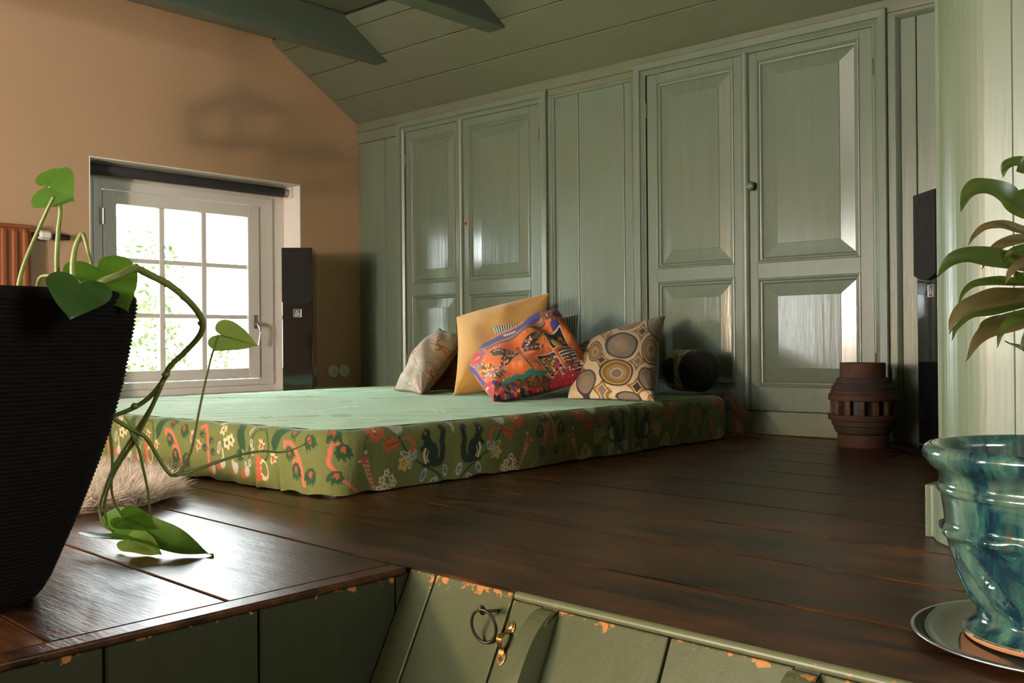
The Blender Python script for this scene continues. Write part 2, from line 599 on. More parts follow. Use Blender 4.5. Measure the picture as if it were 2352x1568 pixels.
# stairwell: lower floor, boards under the edge, leaning panel
ZLOW = -1.15
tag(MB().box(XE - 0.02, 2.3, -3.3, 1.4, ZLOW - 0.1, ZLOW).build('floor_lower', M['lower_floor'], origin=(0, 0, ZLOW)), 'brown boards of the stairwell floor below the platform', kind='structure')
ws = tag(MB().box(XE - 0.10, XE - 0.022, -3.3, 1.40, ZLOW, -0.161).build('wall_stairwell', M['green_shaded'], origin=(XE, 0, ZLOW)), 'shade-darkened green boards facing the stairwell under the platform edge', kind='structure')
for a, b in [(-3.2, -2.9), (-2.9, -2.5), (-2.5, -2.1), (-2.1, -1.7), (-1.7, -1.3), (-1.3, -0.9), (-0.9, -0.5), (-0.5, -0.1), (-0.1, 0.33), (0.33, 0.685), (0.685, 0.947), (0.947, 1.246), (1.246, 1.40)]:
    MB().box(XE - 0.022, XE, a + 0.002, b - 0.002, ZLOW, -0.0125).build('board', M['green_shaded'], ws, bevel=0.003, segs=1)

TH = math.atan2(0.105, 0.193)    # lean of the panel from the vertical
LU = np.array([0, -math.sin(TH), -math.cos(TH)])       # down along the panel
LN = np.array([0, -math.cos(TH), math.sin(TH)])        # out of the panel


def lean(x, s, n=0.0):
    """x along the edge, s metres down the leaning panel, n proud of it."""
    p = np.array([x, fy_(x) + 0.002, 0.0]) + LU * s + LN * n
    return p


def lean_slab(x0, x1, s0, s1, n0, n1):
    b = MB()
    vs = [lean(x, s, n) for n in (n0, n1) for (x, s) in ((x0, s0), (x1, s0), (x1, s1), (x0, s1))]
    return b.add(vs, [(0, 1, 2, 3), (7, 6, 5, 4), (0, 4, 5, 1), (1, 5, 6, 2), (2, 6, 7, 3), (3, 7, 4, 0)])


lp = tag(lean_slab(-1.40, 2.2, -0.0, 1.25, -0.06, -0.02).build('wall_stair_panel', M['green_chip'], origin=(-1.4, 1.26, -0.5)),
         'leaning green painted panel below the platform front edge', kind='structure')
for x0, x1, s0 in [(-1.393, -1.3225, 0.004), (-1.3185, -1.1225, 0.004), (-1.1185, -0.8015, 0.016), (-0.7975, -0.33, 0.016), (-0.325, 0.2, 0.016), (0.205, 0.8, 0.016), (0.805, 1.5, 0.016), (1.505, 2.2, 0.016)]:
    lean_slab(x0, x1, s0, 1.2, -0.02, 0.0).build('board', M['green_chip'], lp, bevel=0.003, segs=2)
# half-round edge strip along the front of the platform
b = MB()
pts = [(-1.112 + t * (2.2 + 1.112)) for t in (0, 0.33, 0.66, 1)]
prof = [(0.002 + 0.009 * math.sin(a), -0.0070 + 0.0075 * math.cos(a)) for a in np.linspace(0, math.pi, 9)]
vs, fs = [], []
for x in pts:
    for (dy, z) in prof:
        vs.append((x, fy_(x) - dy, z))
n = len(prof)
for k in range(len(pts) - 1):
    for i in range(n - 1):
        fs.append((k * n + i, (k + 1) * n + i, (k + 1) * n + i + 1, k * n + i + 1))
fs += [tuple(range(n)), tuple(range((len(pts) - 1) * n, len(pts) * n))[::-1]]
b.add(vs, fs).build('edge_strip', M['nosing'], floor, smooth=False)
# rounded upright ribs on the leaning panel
for x0, x1 in ((-1.051, -1.016), (-0.600, -0.562), (-0.155, -0.117)):
    side = [(0.016, 0.0)]
    for a in np.linspace(0, math.pi / 2, 10):
        side.append((0.022 + 0.10 * (1 - math.sin(a)) if False else 0.020 + 0.11 * (1 - math.cos(a)), 0.048 * math.sin(a)))
    side += [(1.2, 0.048), (1.2, 0.0)]
    MB().extrude([lean(x0, s, n_) for s, n_ in side], (x1 - x0, -0.045 * (x1 - x0), 0)).build('rib', M['green_chip'], lp, bevel=0.004, segs=2)

# ------------------------------------------------------------------ walls
wl = MB()
ZT = 2.42
W1 = (2.356, 3.656, 0.135, 1.385)
W2 = (-2.9, -1.5, 0.15, 1.35)
XO = -5.20
wl.box(XO, XL, -3.35, W2[0], ZLOW, ZT).box(XO, XL, W2[1], W1[0], ZLOW, ZT).box(XO, XL, W1[1], 4.25, ZLOW, ZT)
for w in (W1, W2):
    wl.box(XO, XL, w[0], w[1], ZLOW, w[2]).box(XO, XL, w[0], w[1], w[3], ZT)
wall_left = tag(wl.build('wall_left', M['plaster'], origin=(XL, 0, 0)), 'peach plaster wall with the small white window', kind='structure')
wr = MB()
wr.box(-5.2, -2.65, -3.35, -3.2, ZLOW, ZT).box(-1.45, 2.35, -3.35, -3.2, ZLOW, ZT).box(-2.65, -1.45, -3.35, -3.2, ZLOW, 0.15).box(-2.65, -1.45, -3.35, -3.2, 1.55, ZT)
tag(wr.build('wall_rear', M['rear_plaster'], origin=(0, -3.2, 0)), 'cream plaster wall behind the stairwell', kind='structure')
we = MB()
we.box(2.2, 2.35, -3.35, 0.9, ZLOW, ZT).box(2.2, 2.35, 1.9, 4.25, ZLOW, ZT).box(2.2, 2.35, 0.9, 1.9, ZLOW, 1.3).box(2.2, 2.35, 0.9, 1.9, 1.9, ZT)
tag(we.build('wall_far_side', M['rear_plaster'], origin=(2.2, 0, 0)), 'cream plaster wall beyond the stairwell', kind='structure')

# panelled back wall
wb = tag(MB().box(-5.2, 2.35, YB + 0.034, YB + 0.15, -0.1, 1.95).build('wall_back', M['green'], origin=(0, YB, 0)), 'grey-green panelled wall with built-in cupboards', kind='structure')


def wall_board(x0, x1, z0, z1, y=YB + 0.012, name='board', bev=0.003):
    return MB().box(x0 + 0.0015, x1 - 0.0015, y, YB + 0.034, z0, z1).build(name, M['green'], wb, bevel=bev, segs=2)


wall_board(-4.925, -4.676, 0.0, 1.694)
wall_board(-4.676, -4.541, 0.0, 1.694)
for a, b_ in ((-3.335, -3.164), (-3.164, -2.876), (-2.876, -2.812)):
    wall_board(a, b_, 0.10, 1.72, YB + 0.014)
for a, b_ in ((-1.515, -1.437), (-1.437, -1.13), (-1.13, -0.82), (-0.82, -0.5), (-0.5, -0.15), (-0.15, 0.2), (0.2, 0.6), (0.6, 1.0), (1.0, 1.4), (1.4, 1.8), (1.8, 2.2)):
    wall_board(a, b_, 0.10, 1.735, YB + 0.014)
MB().box(-4.925, 2.2, YB - 0.002, YB + 0.034, 1.765, 1.835).build('frieze_board', M['green_x'], wb, bevel=0.003)
MB().box(-4.925, -4.541, YB + 0.002, YB + 0.034, 1.6945, 1.7645).build('frieze_board', M['green_x'], wb, bevel=0.003)
MB().box(-3.357, -2.797, YB + 0.0, YB + 0.034, 1.731, 1.7645).build('frieze_board', M['green_x'], wb, bevel=0.003)
MB().box(-1.548, 2.2, YB + 0.0, YB + 0.034, 1.748, 1.7645).build('frieze_board', M['green_x'], wb, bevel=0.003)
for a, b_ in ((-3.357, -3.335), (-2.812, -2.797), (-1.548, -1.515)):
    MB().box(a, b_, YB - 0.002, YB + 0.034, 0.0, 1.7305 if a < -2 else 1.7475).build('post', M['green'], wb, bevel=0.002)
b = MB(); loft_rect(b, -3.335, -2.812, 0.0, 1.731, [(0, YB + 0.0), (0.004, YB - 0.003), (0.010, YB + 0.002), (0.016, YB + 0.006), (0.018, YB + 0.014)], open_bottom=True)
b.build('moulding', M['green'], wb)
b = MB(); loft_rect(b, -1.515, 2.19, 0.0, 1.748, [(0, YB + 0.0), (0.004, YB - 0.004), (0.010, YB + 0.002), (0.014, YB + 0.007), (0.017, YB + 0.014)], open_bottom=True)
b.build('moulding', M['green'], wb)
for a, b_ in ((-4.541, -3.357), (-2.797, -1.548)):
    MB().box(a, b_, YB + 0.004, YB + 0.034, 0.0, 0.104).build('plinth', M['green_x'], wb, bevel=0.003)
MB().box(-3.334, -2.813, YB + 0.004, YB + 0.03, 0.0, 0.099).build('plinth', M['green_x'], wb, bevel=0.003)
MB().box(-1.514, 2.19, YB + 0.004, YB + 0.03, 0.0, 0.099).build('plinth', M['green_x'], wb, bevel=0.003)

# ------------------------------------------------------------------ ceiling
ce = MB()
ce.box(-5.2, 2.35, -3.35, 3.5, 2.245, 2.32)
zs = lambda y: 1.815 + 0.6 * (4.1 - y)
ce.extrude([(-5.2, 4.25, zs(4.25) + 0.025), (-5.2, 3.40, zs(3.40) + 0.025), (-5.2, 3.40, zs(3.40) + 0.11), (-5.2, 4.25, zs(4.25) + 0.11)], (7.55, 0, 0))
ceiling = tag(ce.build('ceiling', M['dark_hole'], origin=(0, 0, 2.2)), 'grey-green boarded ceiling sloping down to the panelled wall', kind='structure')
sy = [4.098, 3.91, 3.715, 3.53, 3.458]
nrm = np.array([0, 0.6, 1.0]) / math.sqrt(1.36)
for a, b_ in zip(sy[:-1], sy[1:]):
    ya, yb = a - 0.0025, b_ + 0.0025
    q = [np.array([XL, ya, zs(ya)]), np.array([XL, yb, zs(yb)])]
    MB().extrude([q[0], q[0] + nrm * 0.02, q[1] + nrm * 0.02, q[1]], (7.12, 0, 0)).build('plank', M['green_x'], ceiling, bevel=0.003, segs=2)
fy = [3.462, 3.222, 2.986, 2.73]
while fy[-1] > -3.2:
    fy.append(max(fy[-1] - 0.25, -3.2))
for a, b_ in zip(fy[:-1], fy[1:]):
    MB().box(XL, 2.2, b_ + 0.002, a - 0.002, 2.22, 2.243).build('plank', M['green_x'], ceiling, bevel=0.003, segs=2)
for k, (x0, x1, lab) in enumerate([(-4.354, -4.247, 'dark green ceiling beam nearest the peach wall'), (-3.476, -3.35, 'dark green ceiling beam farther from the peach wall')]):
    poly = [(x0, -3.2, 2.015), (x0, 3.766, 2.015), (x0, 3.456, 2.2185), (x0, -3.2, 2.2185)]
    tag(MB().extrude(poly, (x1 - x0, 0, 0)).build('trim_%d' % (k + 1), M['green_beam'], bevel=0.006, segs=2), lab, kind='structure')

# ------------------------------------------------------------------ partition with rounded corner at the right
S0 = np.array([-0.712, 2.172])
arc = []
r_ = 0.135
ctr = S0 + np.array([0.95, 0.31]) * r_
for a in np.linspace(math.atan2(-0.31, -0.95), -math.pi / 2, 14):
    arc.append(ctr + r_ * np.array([math.cos(a), math.sin(a)]))
T0 = arc[-1]
pr = [tuple(p) for p in arc] + [(-0.545, T0[1]), (-0.545, 2.32), (-0.70, 2.32)]
wp = tag(MB().box(-0.5449, 2.2, T0[1] + 0.03, 2.30, -0.01, 2.21).build('wall_right', M['green_pale'], origin=(0, 2.1, 0)), 'pale green boarded partition with rounded corner post behind the plant', kind='structure')
MB().prism(pr, 0.0, 2.21).build('corner_post', M['green_pale'], wp, bevel=0.002)
MB().prism([(-0.7265, 2.20), (-0.7225, 2.180), (-0.7075, 2.173), (-0.702, 2.20), (-0.702, 2.30), (-0.7265, 2.30)], 0.0, 2.21).build('edge_board', M['green_pale'], wp, bevel=0.0015)
x = -0.5449
for w_ in (0.62, 0.3, 0.28, 0.3, 0.3, 0.3, 0.3, 0.3, 0.3):
    if x + 0.02 < 2.2:
        MB().box(x, min(x + w_ - 0.0006, 2.2), T0[1] + 0.001, T0[1] + 0.03, 0.0, 2.21).build('board', M['green_pale'], wp, bevel=0.0008)
    x += w_
# skirting block wrapped round the corner
r2 = r_ + 0.017
arc2 = [ctr + r2 * np.array([math.cos(a), math.sin(a)]) for a in np.linspace(math.atan2(-0.31, -0.95) - 0.02, -math.pi / 2, 14)]
sk = [(-0.748, 2.168), (-0.733, 2.172)] + [tuple(p) for p in arc2] + [(2.19, arc2[-1][1]), (2.19, arc2[-1][1] + 0.016), tuple(arc[-1] + np.array([0, -0.001]))] + [tuple(p + (p - ctr) / r_ * 0.001) for p in arc[::-1]][1:] + [(-0.728, 2.19), (-0.728, 2.28), (-0.748, 2.28)]
tag(MB().prism(sk, 0.0, 0.112).build('baseboard_right', M['green_pale'], bevel=0.003), 'pale green skirting wrapped round the partition corner', kind='structure')

# ------------------------------------------------------------------ cupboards
DF = YB + 0.0          # door face


def panel(door, x0, x1, z0, z1, fx0, fx1, fz0, fz1):
    b = MB()
    loft_rect(b, x0, x1, z0, z1, [(-0.003, DF + 0.002), (0.001, DF - 0.004), (0.006, DF - 0.005), (0.011, DF - 0.001), (0.013, DF + 0.003), (0.019, DF + 0.004), (0.024, DF + 0.010), (0.027, DF + 0.014)])
    b.build('moulding', M['green_worn'], door)
    b = MB()
    o = 0.025
    ys = DF + 0.013
    rect = lambda a, c, e, h, y: [(a, y, e), (c, y, e), (c, y, h), (a, y, h)]
    loops = [rect(x0 + o, x1 - o, z0 + o, z1 - o, ys), rect(fx0, fx1, fz0, fz1, DF + 0.0035), rect(fx0 + 0.0015, fx1 - 0.0015, fz0 + 0.0015, fz1 - 0.0015, DF + 0.001)]
    vs = sum(loops, [])
    fs = [(k * 4 + i, k * 4 + (i + 1) % 4, k * 4 + 4 + (i + 1) % 4, k * 4 + 4 + i) for k in range(2) for i in range(4)] + [(8, 9, 10, 11)]
    b.add(vs, fs).build('raised_panel', M['green_gloss'], door)


def cupboard(label, fx0, fx1, ztop, doors, astragal, knob):
    c = empty('cupboard', ((fx0 + fx1) / 2, YB, 0.105), label, 'cupboard', 'built-in cupboards in the panelled wall')
    ox0, ox1, oz = fx0 + 0.066, fx1 - 0.062, ztop - 0.060
    b = MB()
    loft_rect(b, fx0, fx1, 0.105, ztop, [(0.0, YB + 0.03), (0.0, YB - 0.016), (0.004, YB - 0.020), (0.034, YB - 0.018), (0.037, YB - 0.010), (0.044, YB - 0.012), (0.050, YB - 0.008), (0.056, YB - 0.004), (0.062, YB - 0.004), (0.062, YB + 0.03)], open_bottom=True)
    b.build('architrave', M['green'], c)
    for (x0, x1, px, ux, z_, hinge_x) in doors:
        (pz0, pz1, lz0, lz1) = z_[:4]
        (ra, rb) = ux
        zt = z_[4]
        d = MB()
        Y0, Y1 = DF, DF + 0.024
        d.box(x0, px[0], Y0, Y1, 0.108, zt).box(px[1], x1, Y0, Y1, 0.108, zt)
        d.box(px[0], px[1], Y0, Y1, 0.108, lz0).box(px[0], px[1], Y0, Y1, lz1, pz0).box(px[0], px[1], Y0, Y1, pz1, zt)
        door = d.build('door', M['green'], c, bevel=0.0016, segs=1)
        panel(door, px[0], px[1], pz0, pz1, ra, rb, pz0 + 0.081, pz1 - 0.078)
        panel(door, px[0], px[1], lz0, lz1, ra, rb, lz0 + 0.082, lz1 - 0.080)
        for hz in (zt - 0.17, 0.33):
            h = MB().lathe([(0.002, -0.036), (0.0045, -0.030), (0.0045, 0.030), (0.002, 0.036)], (hinge_x, DF - 0.004, hz), 10)
            h.build('hinge', M['hinge'], door)
        if knob == 'hole' and hinge_x > x0 + 0.2:
            h = MB().lathe([(0.017, 0.0), (0.017, 0.004), (0.010, 0.005), (0.0095, 0.001)], (-3.968, DF + 0.001, 1.106), 18, axis=(0, -1, 0), cap=False)
            h.build('keyhole_ring', M['bare_wood'], door)
            MB().lathe([(0.0095, 0.0), (0.0095, 0.0015)], (-3.968, DF + 0.0005, 1.106), 16, axis=(0, -1, 0)).build('keyhole', M['dark_hole'], door)
        if knob == 'knob' and hinge_x > x0 + 0.2:
            MB().lathe([(0.012, 0.0), (0.009, 0.006), (0.008, 0.014), (0.016, 0.020), (0.021, 0.027), (0.020, 0.034), (0.013, 0.040), (0.004, 0.042)], (-2.160, DF, 1.117), 20, axis=(0, -1, 0)).build('knob', M['green_beam'], door, smooth=True)
    a0, a1 = astragal
    pr_ = [((a0 + a1) / 2 + (a1 - a0) / 2 * math.cos(t), DF - 0.002 - 0.016 * math.sin(t)) for t in np.linspace(math.pi, 0, 9)]
    MB().prism(pr_, 0.108, doors[0][4][4] + 0.006).build('meeting_bead', M['green_worn'], c, smooth=False)
    return c


M['hinge'] = painted_wood('painted_hinge', (0.10, 0.115, 0.085), 'z', 0.4, chips=0.45, chip_scale=60, wood=(0.2, 0.08, 0.05))
M['green_worn'] = painted_wood('worn_bead_paint', GREEN, 'z', 0.3, chips=0.62, chip_scale=34)
cupboard('grey-green double-door cupboard behind the cushions, keyhole in one door', -4.541, -3.357, 1.765,
         [(-4.472, -4.031, (-4.425, -4.052), (-4.341, -4.115), (0.78, 1.65, 0.22, 0.712, 1.702), -4.474),
          (-3.990, -3.421, (-3.952, -3.485), (-3.850, -3.565), (0.777, 1.66, 0.22, 0.705, 1.702), -3.417)],
         (-4.033, -3.988), 'hole')
cupboard('grey-green double-door cupboard with round knob beside the wheel hub', -2.797, -1.548, 1.785,
         [(-2.729, -2.216, (-2.677, -2.257), (-2.596, -2.335), (0.774, 1.682, 0.224, 0.71, 1.722), -2.731),
          (-2.180, -1.612, (-2.142, -1.668), (-2.046, -1.755), (0.77, 1.685, 0.215, 0.70, 1.722), -1.608)],
         (-2.217, -2.178), 'knob')

# ------------------------------------------------------------------ window in the left wall
XWN = -5.08
w1 = empty('window_1', (XWN, 3.0, 0.14), 'small white nine-pane window deep in the peach wall', None, None, 'structure')
ya, yb, za, zb = W1
e_ = 0.006
MB().box(XO, XL + 0.001, ya, yb, zb - e_, zb).build('reveal_board', M['white_wall'], w1)
MB().box(XO, XL + 0.001, yb - e_, yb, za, zb - e_).build('reveal_board', M['white_wall'], w1)
MB().box(XO, XL + 0.001, ya, ya + e_, za, zb - e_).build('reveal_board', M['white_wall'], w1)
MB().box(XO, XL + 0.03, ya + e_, yb - e_, za, za + 0.012).build('window_sill', M['white'], w1, bevel=0.003)


def ring(y0, y1, z0, z1, wy0, wy1, wz0, wz1, xa, xb, name, parent, bevel=0.004, mat='white'):
    b = MB()
    b.box(xa, xb, y0, wy0, z0, z1).box(xa, xb, wy1, y1, z0, z1).box(xa, xb, wy0, wy1, z0, wz0).box(xa, xb, wy0, wy1, wz1, z1)
    return b.build(name, M[mat], parent, bevel=bevel, segs=2)


ring(ya + 0.006, yb - 0.006, za + 0.012, zb - 0.006, 2.452, 3.560, 0.185, 1.303, -5.16, -5.085, 'outer_frame', w1)
ring(2.452, 3.560, 0.185, 1.303, 2.497, 3.462, 0.222, 1.251, -5.15, -5.074, 'window_frame', w1)
sash = ring(2.500, 3.459, 0.225, 1.248, 2.572, 3.380, 0.286, 1.178, -5.13, -5.066, 'sash', w1)
gy = [2.572, 2.838, 3.097, 3.380]
gz = [0.286, 0.587, 0.883, 1.178]
for yv in gy[1:3]:
    MB().box(-5.118, -5.078, yv - 0.0165, yv + 0.0165, 0.286, 1.178).build('glazing_bar', M['white'], sash, bevel=0.004)
for zv in gz[1:3]:
    for i in range(3):
        MB().box(-5.116, -5.080, gy[i] + (0.0165 if i else 0), gy[i + 1] - (0.0165 if i < 2 else 0), zv - 0.012, zv + 0.012).build('glazing_bar', M['white'], sash, bevel=0.003)
for i in range(3):
    for j in range(3):
        y0_, y1_ = gy[i] + (0.0165 if i else 0), gy[i + 1] - (0.0165 if i < 2 else 0)
        z0_, z1_ = gz[j] + (0.012 if j else 0), gz[j + 1] - (0.012 if j < 2 else 0)
        MB().box(-5.1, -5.097, y0_ - 0.002, y1_ + 0.002, z0_ - 0.002, z1_ + 0.002).build('pane', M['glass'], sash)
hd = MB()
hd.box(-5.066, -5.058, 3.412, 3.430, 0.52, 0.60)
hd.tube(catmull([(-5.055, 3.421, 0.545), (-5.035, 3.421, 0.545), (-5.025, 3.423, 0.53), (-5.02, 3.43, 0.50), (-5.022, 3.425, 0.46), (-5.025, 3.42, 0.42)], 4), [0.008] * 12 + [0.006] * 9, 8)
hd.lathe([(0.012, 0), (0.012, 0.012)], (-5.06, 3.445, 0.545), 12, axis=(1, 0, 0))
hd.build('handle', M['steel'], sash, bevel=0.001)
MB().lathe([(0.007, -0.042), (0.007, 0.042)], (-5.062, 2.494, 1.105), 10).box(-5.066, -5.062, 2.48, 2.508, 1.063, 1.147).build('hinge', M['steel'], sash)
bl = empty('roller_blind', (-5.02, 3.0, 1.30), 'rolled-up charcoal roller blind at the top of the window', 'blind')
MB().lathe([(0.029, 0), (0.029, 1.222)], (-5.022, 2.374, 1.341), 28, axis=(0, 1, 0)).build('fabric_roll', M['blind'], bl, smooth=True, bevel=0.002)
MB().lathe([(0.012, 0), (0.012, 1.275)], (-5.022, 2.364, 1.341), 12, axis=(0, 1, 0)).build('roller_pin', M['white'], bl)
MB().box(-5.06, -4.99, 2.366, 2.370, 1.31, 1.378).build('bracket', M['white'], bl)
MB().box(-5.06, -4.99, 3.640, 3.646, 1.31, 1.378).build('bracket', M['white'], bl)
tag(MB().box(XL, XL + 0.014, 3.67, 4.055, 0.0, 0.158).build('baseboard_left', M['white_wall'], bevel=0.003), 'low pale skirting between tall speaker and panelled wall', kind='structure')

# ------------------------------------------------------------------ radiator, sockets
rd = empty('radiator', (-4.87, 1.6, 0.30), 'copper-brown ribbed panel radiator on the peach wall behind the planter', 'radiator')
RX0, RX1 = -4.905, -4.862
vs, fs = [], []
ys_ = []
y = 1.05
prof = []
while y < 2.035:
    for dy, dx in ((0.0, 0), (0.016, 0), (0.022, 0.010), (0.036, 0.010), (0.042, 0)):
        prof.append((y + dy, dx))
    y += 0.0495
prof = [(1.04, 0)] + [p for p in prof if p[0] < 2.035] + [(2.046, 0)]
for (yy, dx) in prof:
    for z in (0.335, 0.36, 0.965, 0.985):
        vs.append((RX1 - 0.010 + (dx if 0.35 < z < 0.97 else 0.0), yy, z))
n = 4
for k in range(len(prof) - 1):
    for i in range(n - 1):
        fs.append((k * n + i, (k + 1) * n + i, (k + 1) * n + i + 1, k * n + i + 1))
MB().add(vs, fs).box(RX0, RX1 - 0.0105, 1.04, 2.046, 0.335, 0.985).build('panel', M['copper'], rd, smooth=False)
MB().box(RX0 - 0.005, RX1 + 0.004, 1.03, 2.055, 0.985, 1.003).build('top_grille', M['copper'], rd, bevel=0.004)
v = MB().tube([(-4.885, 2.05, 0.962), (-4.885, 2.12, 0.962)], 0.011, 10)
v.build('pipe', M['dark_iron'], rd)
MB().lathe([(0.020, 0), (0.024, 0.012), (0.024, 0.05), (0.016, 0.062)], (-4.885, 2.085, 0.962), 6, axis=(0, 1, 0)).build('valve_body', M['white'], rd, bevel=0.003)
MB().tube([(-4.885, 2.145, 0.962), (-4.885, 2.20, 0.960), (-4.885, 2.235, 0.958)], [0.008, 0.015, 0.014], 10).build('valve_head', M['dark_iron'], rd)

for i, (y_, lab) in enumerate([(3.892, 'round ivory wall socket closer to the speaker'), (3.978, 'round ivory wall socket closer to the panelled wall')]):
    s = empty('wall_socket', (XL, y_, 0.255), lab, 'socket', 'round wall sockets')
    MB().lathe([(0.041, 0.0), (0.041, 0.006), (0.036, 0.010), (0.027, 0.010)], (XL, y_, 0.255), 28, axis=(1, 0, 0)).build('cover_plate', M['plastic'], s, smooth=False)
    MB().lathe([(0.026, 0.0), (0.026, 0.0112), (0.0195, 0.0112), (0.0195, 0.004)], (XL, y_, 0.255), 24, axis=(1, 0, 0), cap=False).lathe([(0.0195, 0.010), (0.0195, 0.0102)], (XL, y_, 0.255), 24, axis=(1, 0, 0)).build('insert', M['plastic'], s)
    MB().lathe([(0.003, 0.010), (0.003, 0.0106)], (XL, y_ - 0.009, 0.255), 8, axis=(1, 0, 0)).lathe([(0.003, 0.010), (0.003, 0.0106)], (XL, y_ + 0.009, 0.255), 8, axis=(1, 0, 0)).build('pin_hole', M['dark_hole'], s)


# ------------------------------------------------------------------ loudspeakers
def speaker(loc, ang, label, badge_side, w=0.168, d=0.24, h=0.965, base=False):
    """ang: heading of the front normal in the XY plane."""
    fx = np.array([math.cos(ang), math.sin(ang), 0])       # front normal
    rx = np.array([-fx[1], fx[0], 0])                      # to the side
    up = np.array([0, 0, 1.0])
    L = np.array(loc, float)
    s = empty('floor_speaker', loc, label, 'speaker', 'tall black floor-standing speakers')
    P = lambda a, f, z: L + rx * a + fx * f + up * z
    z0 = 0.03 if base else 0.0
    MB().obox(P(0, -d / 2 - 0.012, z0 + (h - z0) / 2), rx, fx, up, w, d, h - z0).build('cabinet', M['black_gloss'], s, bevel=0.004, segs=2)
    zg = h - 0.305
    # cloth grille with bowed lower edge
    poly = [P(-w / 2, -0.012, h - 0.002)]
    for t in np.linspace(0, 1, 13):
        poly.append(P(-w / 2 + w * t, -0.012, zg - 0.022 * math.sin(math.pi * t)))
    poly.append(P(w / 2, -0.012, h - 0.002))
    MB().extrude(poly, fx * 0.014).build('grille', M['black_cloth'], s, bevel=0.003)
    for zc in (h - 0.08, h - 0.21):
        c = P(0, 0.0021, zc)
        MB().tube([c + rx * 0.062 * math.cos(a) + up * 0.062 * math.sin(a) for a in np.linspace(0, 2 * math.pi, 33)[:-1]], 0.0016, 6, closed=True).build('driver_ring', M['black_cloth'], s)
    q = P(0.0 if not badge_side else badge_side, -0.011, zg - 0.062)
    bd = MB().obox(q, rx, fx, up, 0.042, 0.002, 0.042).build('badge', M['badge_back'], s)
    k = MB()
    for a0, a1 in (((-0.021, -0.021), (0.021, -0.021)), ((0.021, -0.021), (0.021, 0.021)), ((0.021, 0.021), (-0.021, 0.021)), ((-0.021, 0.021), (-0.021, -0.021))):
        k.tube([q + rx * a0[0] + up * a0[1] + fx * 0.0012, q + rx * a1[0] + up * a1[1] + fx * 0.0012], 0.0013, 5)
    zz = [(-0.004, 0.0155), (0.011, -0.014)], [(-0.002, 0.013), (-0.013, -0.0125)], [(-0.013, -0.0125), (0.002, -0.0125)], [(-0.008, -0.003), (0.014, -0.006)]
    for seg in zz:
        (a, c), (e, g_) = seg
        k.tube([q + rx * a + up * c + fx * 0.0013, q + rx * e + up * g_ + fx * 0.0013], 0.0014, 5)
    k.build('emblem', M['badge'], bd)
    if base:
        MB().obox(P(0, -d / 2, 0.013), rx, fx, up, w + 0.13, d + 0.14, 0.026).build('base_plate', M['black_gloss'], s, bevel=0.006)
    return s


speaker((-4.585, 3.375, 0.0), math.radians(-43), 'tall black speaker beside the white window', 0)
_ra = np.array([math.cos(math.radians(-136)), math.sin(math.radians(-136)), 0])
_c = np.array([-1.352, 3.825, 0]) + np.array([-_ra[1], _ra[0], 0]) * 0.0
_sx = np.array([0.684, -0.73, 0])
_sx /= np.linalg.norm(_sx)
_c = np.array([-1.352, 3.825, 0]) + _sx * 0.09
speaker(tuple(_c), math.atan2(-0.684, -0.73), 'tall black speaker half hidden behind the pale green partition', 0.028, w=0.18, d=0.20, base=True)

# ------------------------------------------------------------------ cart-wheel hub


def rusty(name, a, b, c, rough=0.75):
    m, nt, p, out = new_mat(name)
    g = G(nt)
    v = g.coord()
    n1 = g.noise(v, 22, 5, 0.7)
    n2 = g.noise(v, 70, 4, 0.7)
    col = g.mix(g.ramp(n1, [(0.35, 0), (0.65, 1)]), a, b)
    col = g.mix(g.ramp(n2, [(0.55, 0), (0.7, 0.8)]), col, c)
    g.link(col, p.inputs['Base Color'])
    p.inputs['Roughness'].default_value = rough
    g.link(g.bump(n2, 0.6, 0.004), p.inputs['Normal'])
    return m


M['rust'] = rusty('rusty_iron', (0.040, 0.015, 0.008), (0.072, 0.027, 0.012), (0.026, 0.014, 0.009))
M['hub_wood'] = rusty('weathered_hub_wood', (0.025, 0.016, 0.014), (0.045, 0.026, 0.018), (0.09, 0.04, 0.014))
M['hub_oak'] = rusty('hub_spoke_wood', (0.05, 0.03, 0.018), (0.09, 0.05, 0.025), (0.035, 0.022, 0.015))
HC = (-1.566, 3.858, 0.0)
hub = empty('wheel_hub', HC, 'rusty antique cart-wheel hub standing upright on the floor', 'wheel hub')
MB().lathe([(0.094, 0), (0.097, 0.004), (0.097, 0.050), (0.092, 0.052), (0.08, 0.052)], HC, 40).build('iron_foot', M['rust'], hub)
MB().lathe([(0.094, 0.052), (0.104, 0.058), (0.112, 0.078), (0.110, 0.082), (0.118, 0.086), (0.120, 0.104), (0.124, 0.108), (0.128, 0.112)], HC, 40, cap=False).build('barrel', M['hub_wood'], hub)
MB().lathe([(0.126, 0.108), (0.131, 0.108), (0.133, 0.122), (0.131, 0.128), (0.10, 0.128)], HC, 40, cap=False).build('iron_band', M['rust'], hub)
MB().lathe([(0.098, 0.126), (0.098, 0.186)], HC, 32).build('core', M['dark_hole'], hub)
for i in range(14):
    a = 2 * math.pi * (i + 0.3) / 14
    ca, sa = math.cos(a), math.sin(a)
    c = np.array(HC) + np.array([ca * 0.109, sa * 0.109, 0.156])
    MB().obox(c, (-sa, ca, 0), (ca, sa, 0), (0, 0, 1), 0.021, 0.030, 0.0575).build('spoke_stub', M['hub_oak'], hub, bevel=0.004)
MB().lathe([(0.10, 0.184), (0.130, 0.184), (0.132, 0.188), (0.130, 0.206), (0.124, 0.212)], HC, 40, cap=False).build('iron_band', M['rust'], hub)
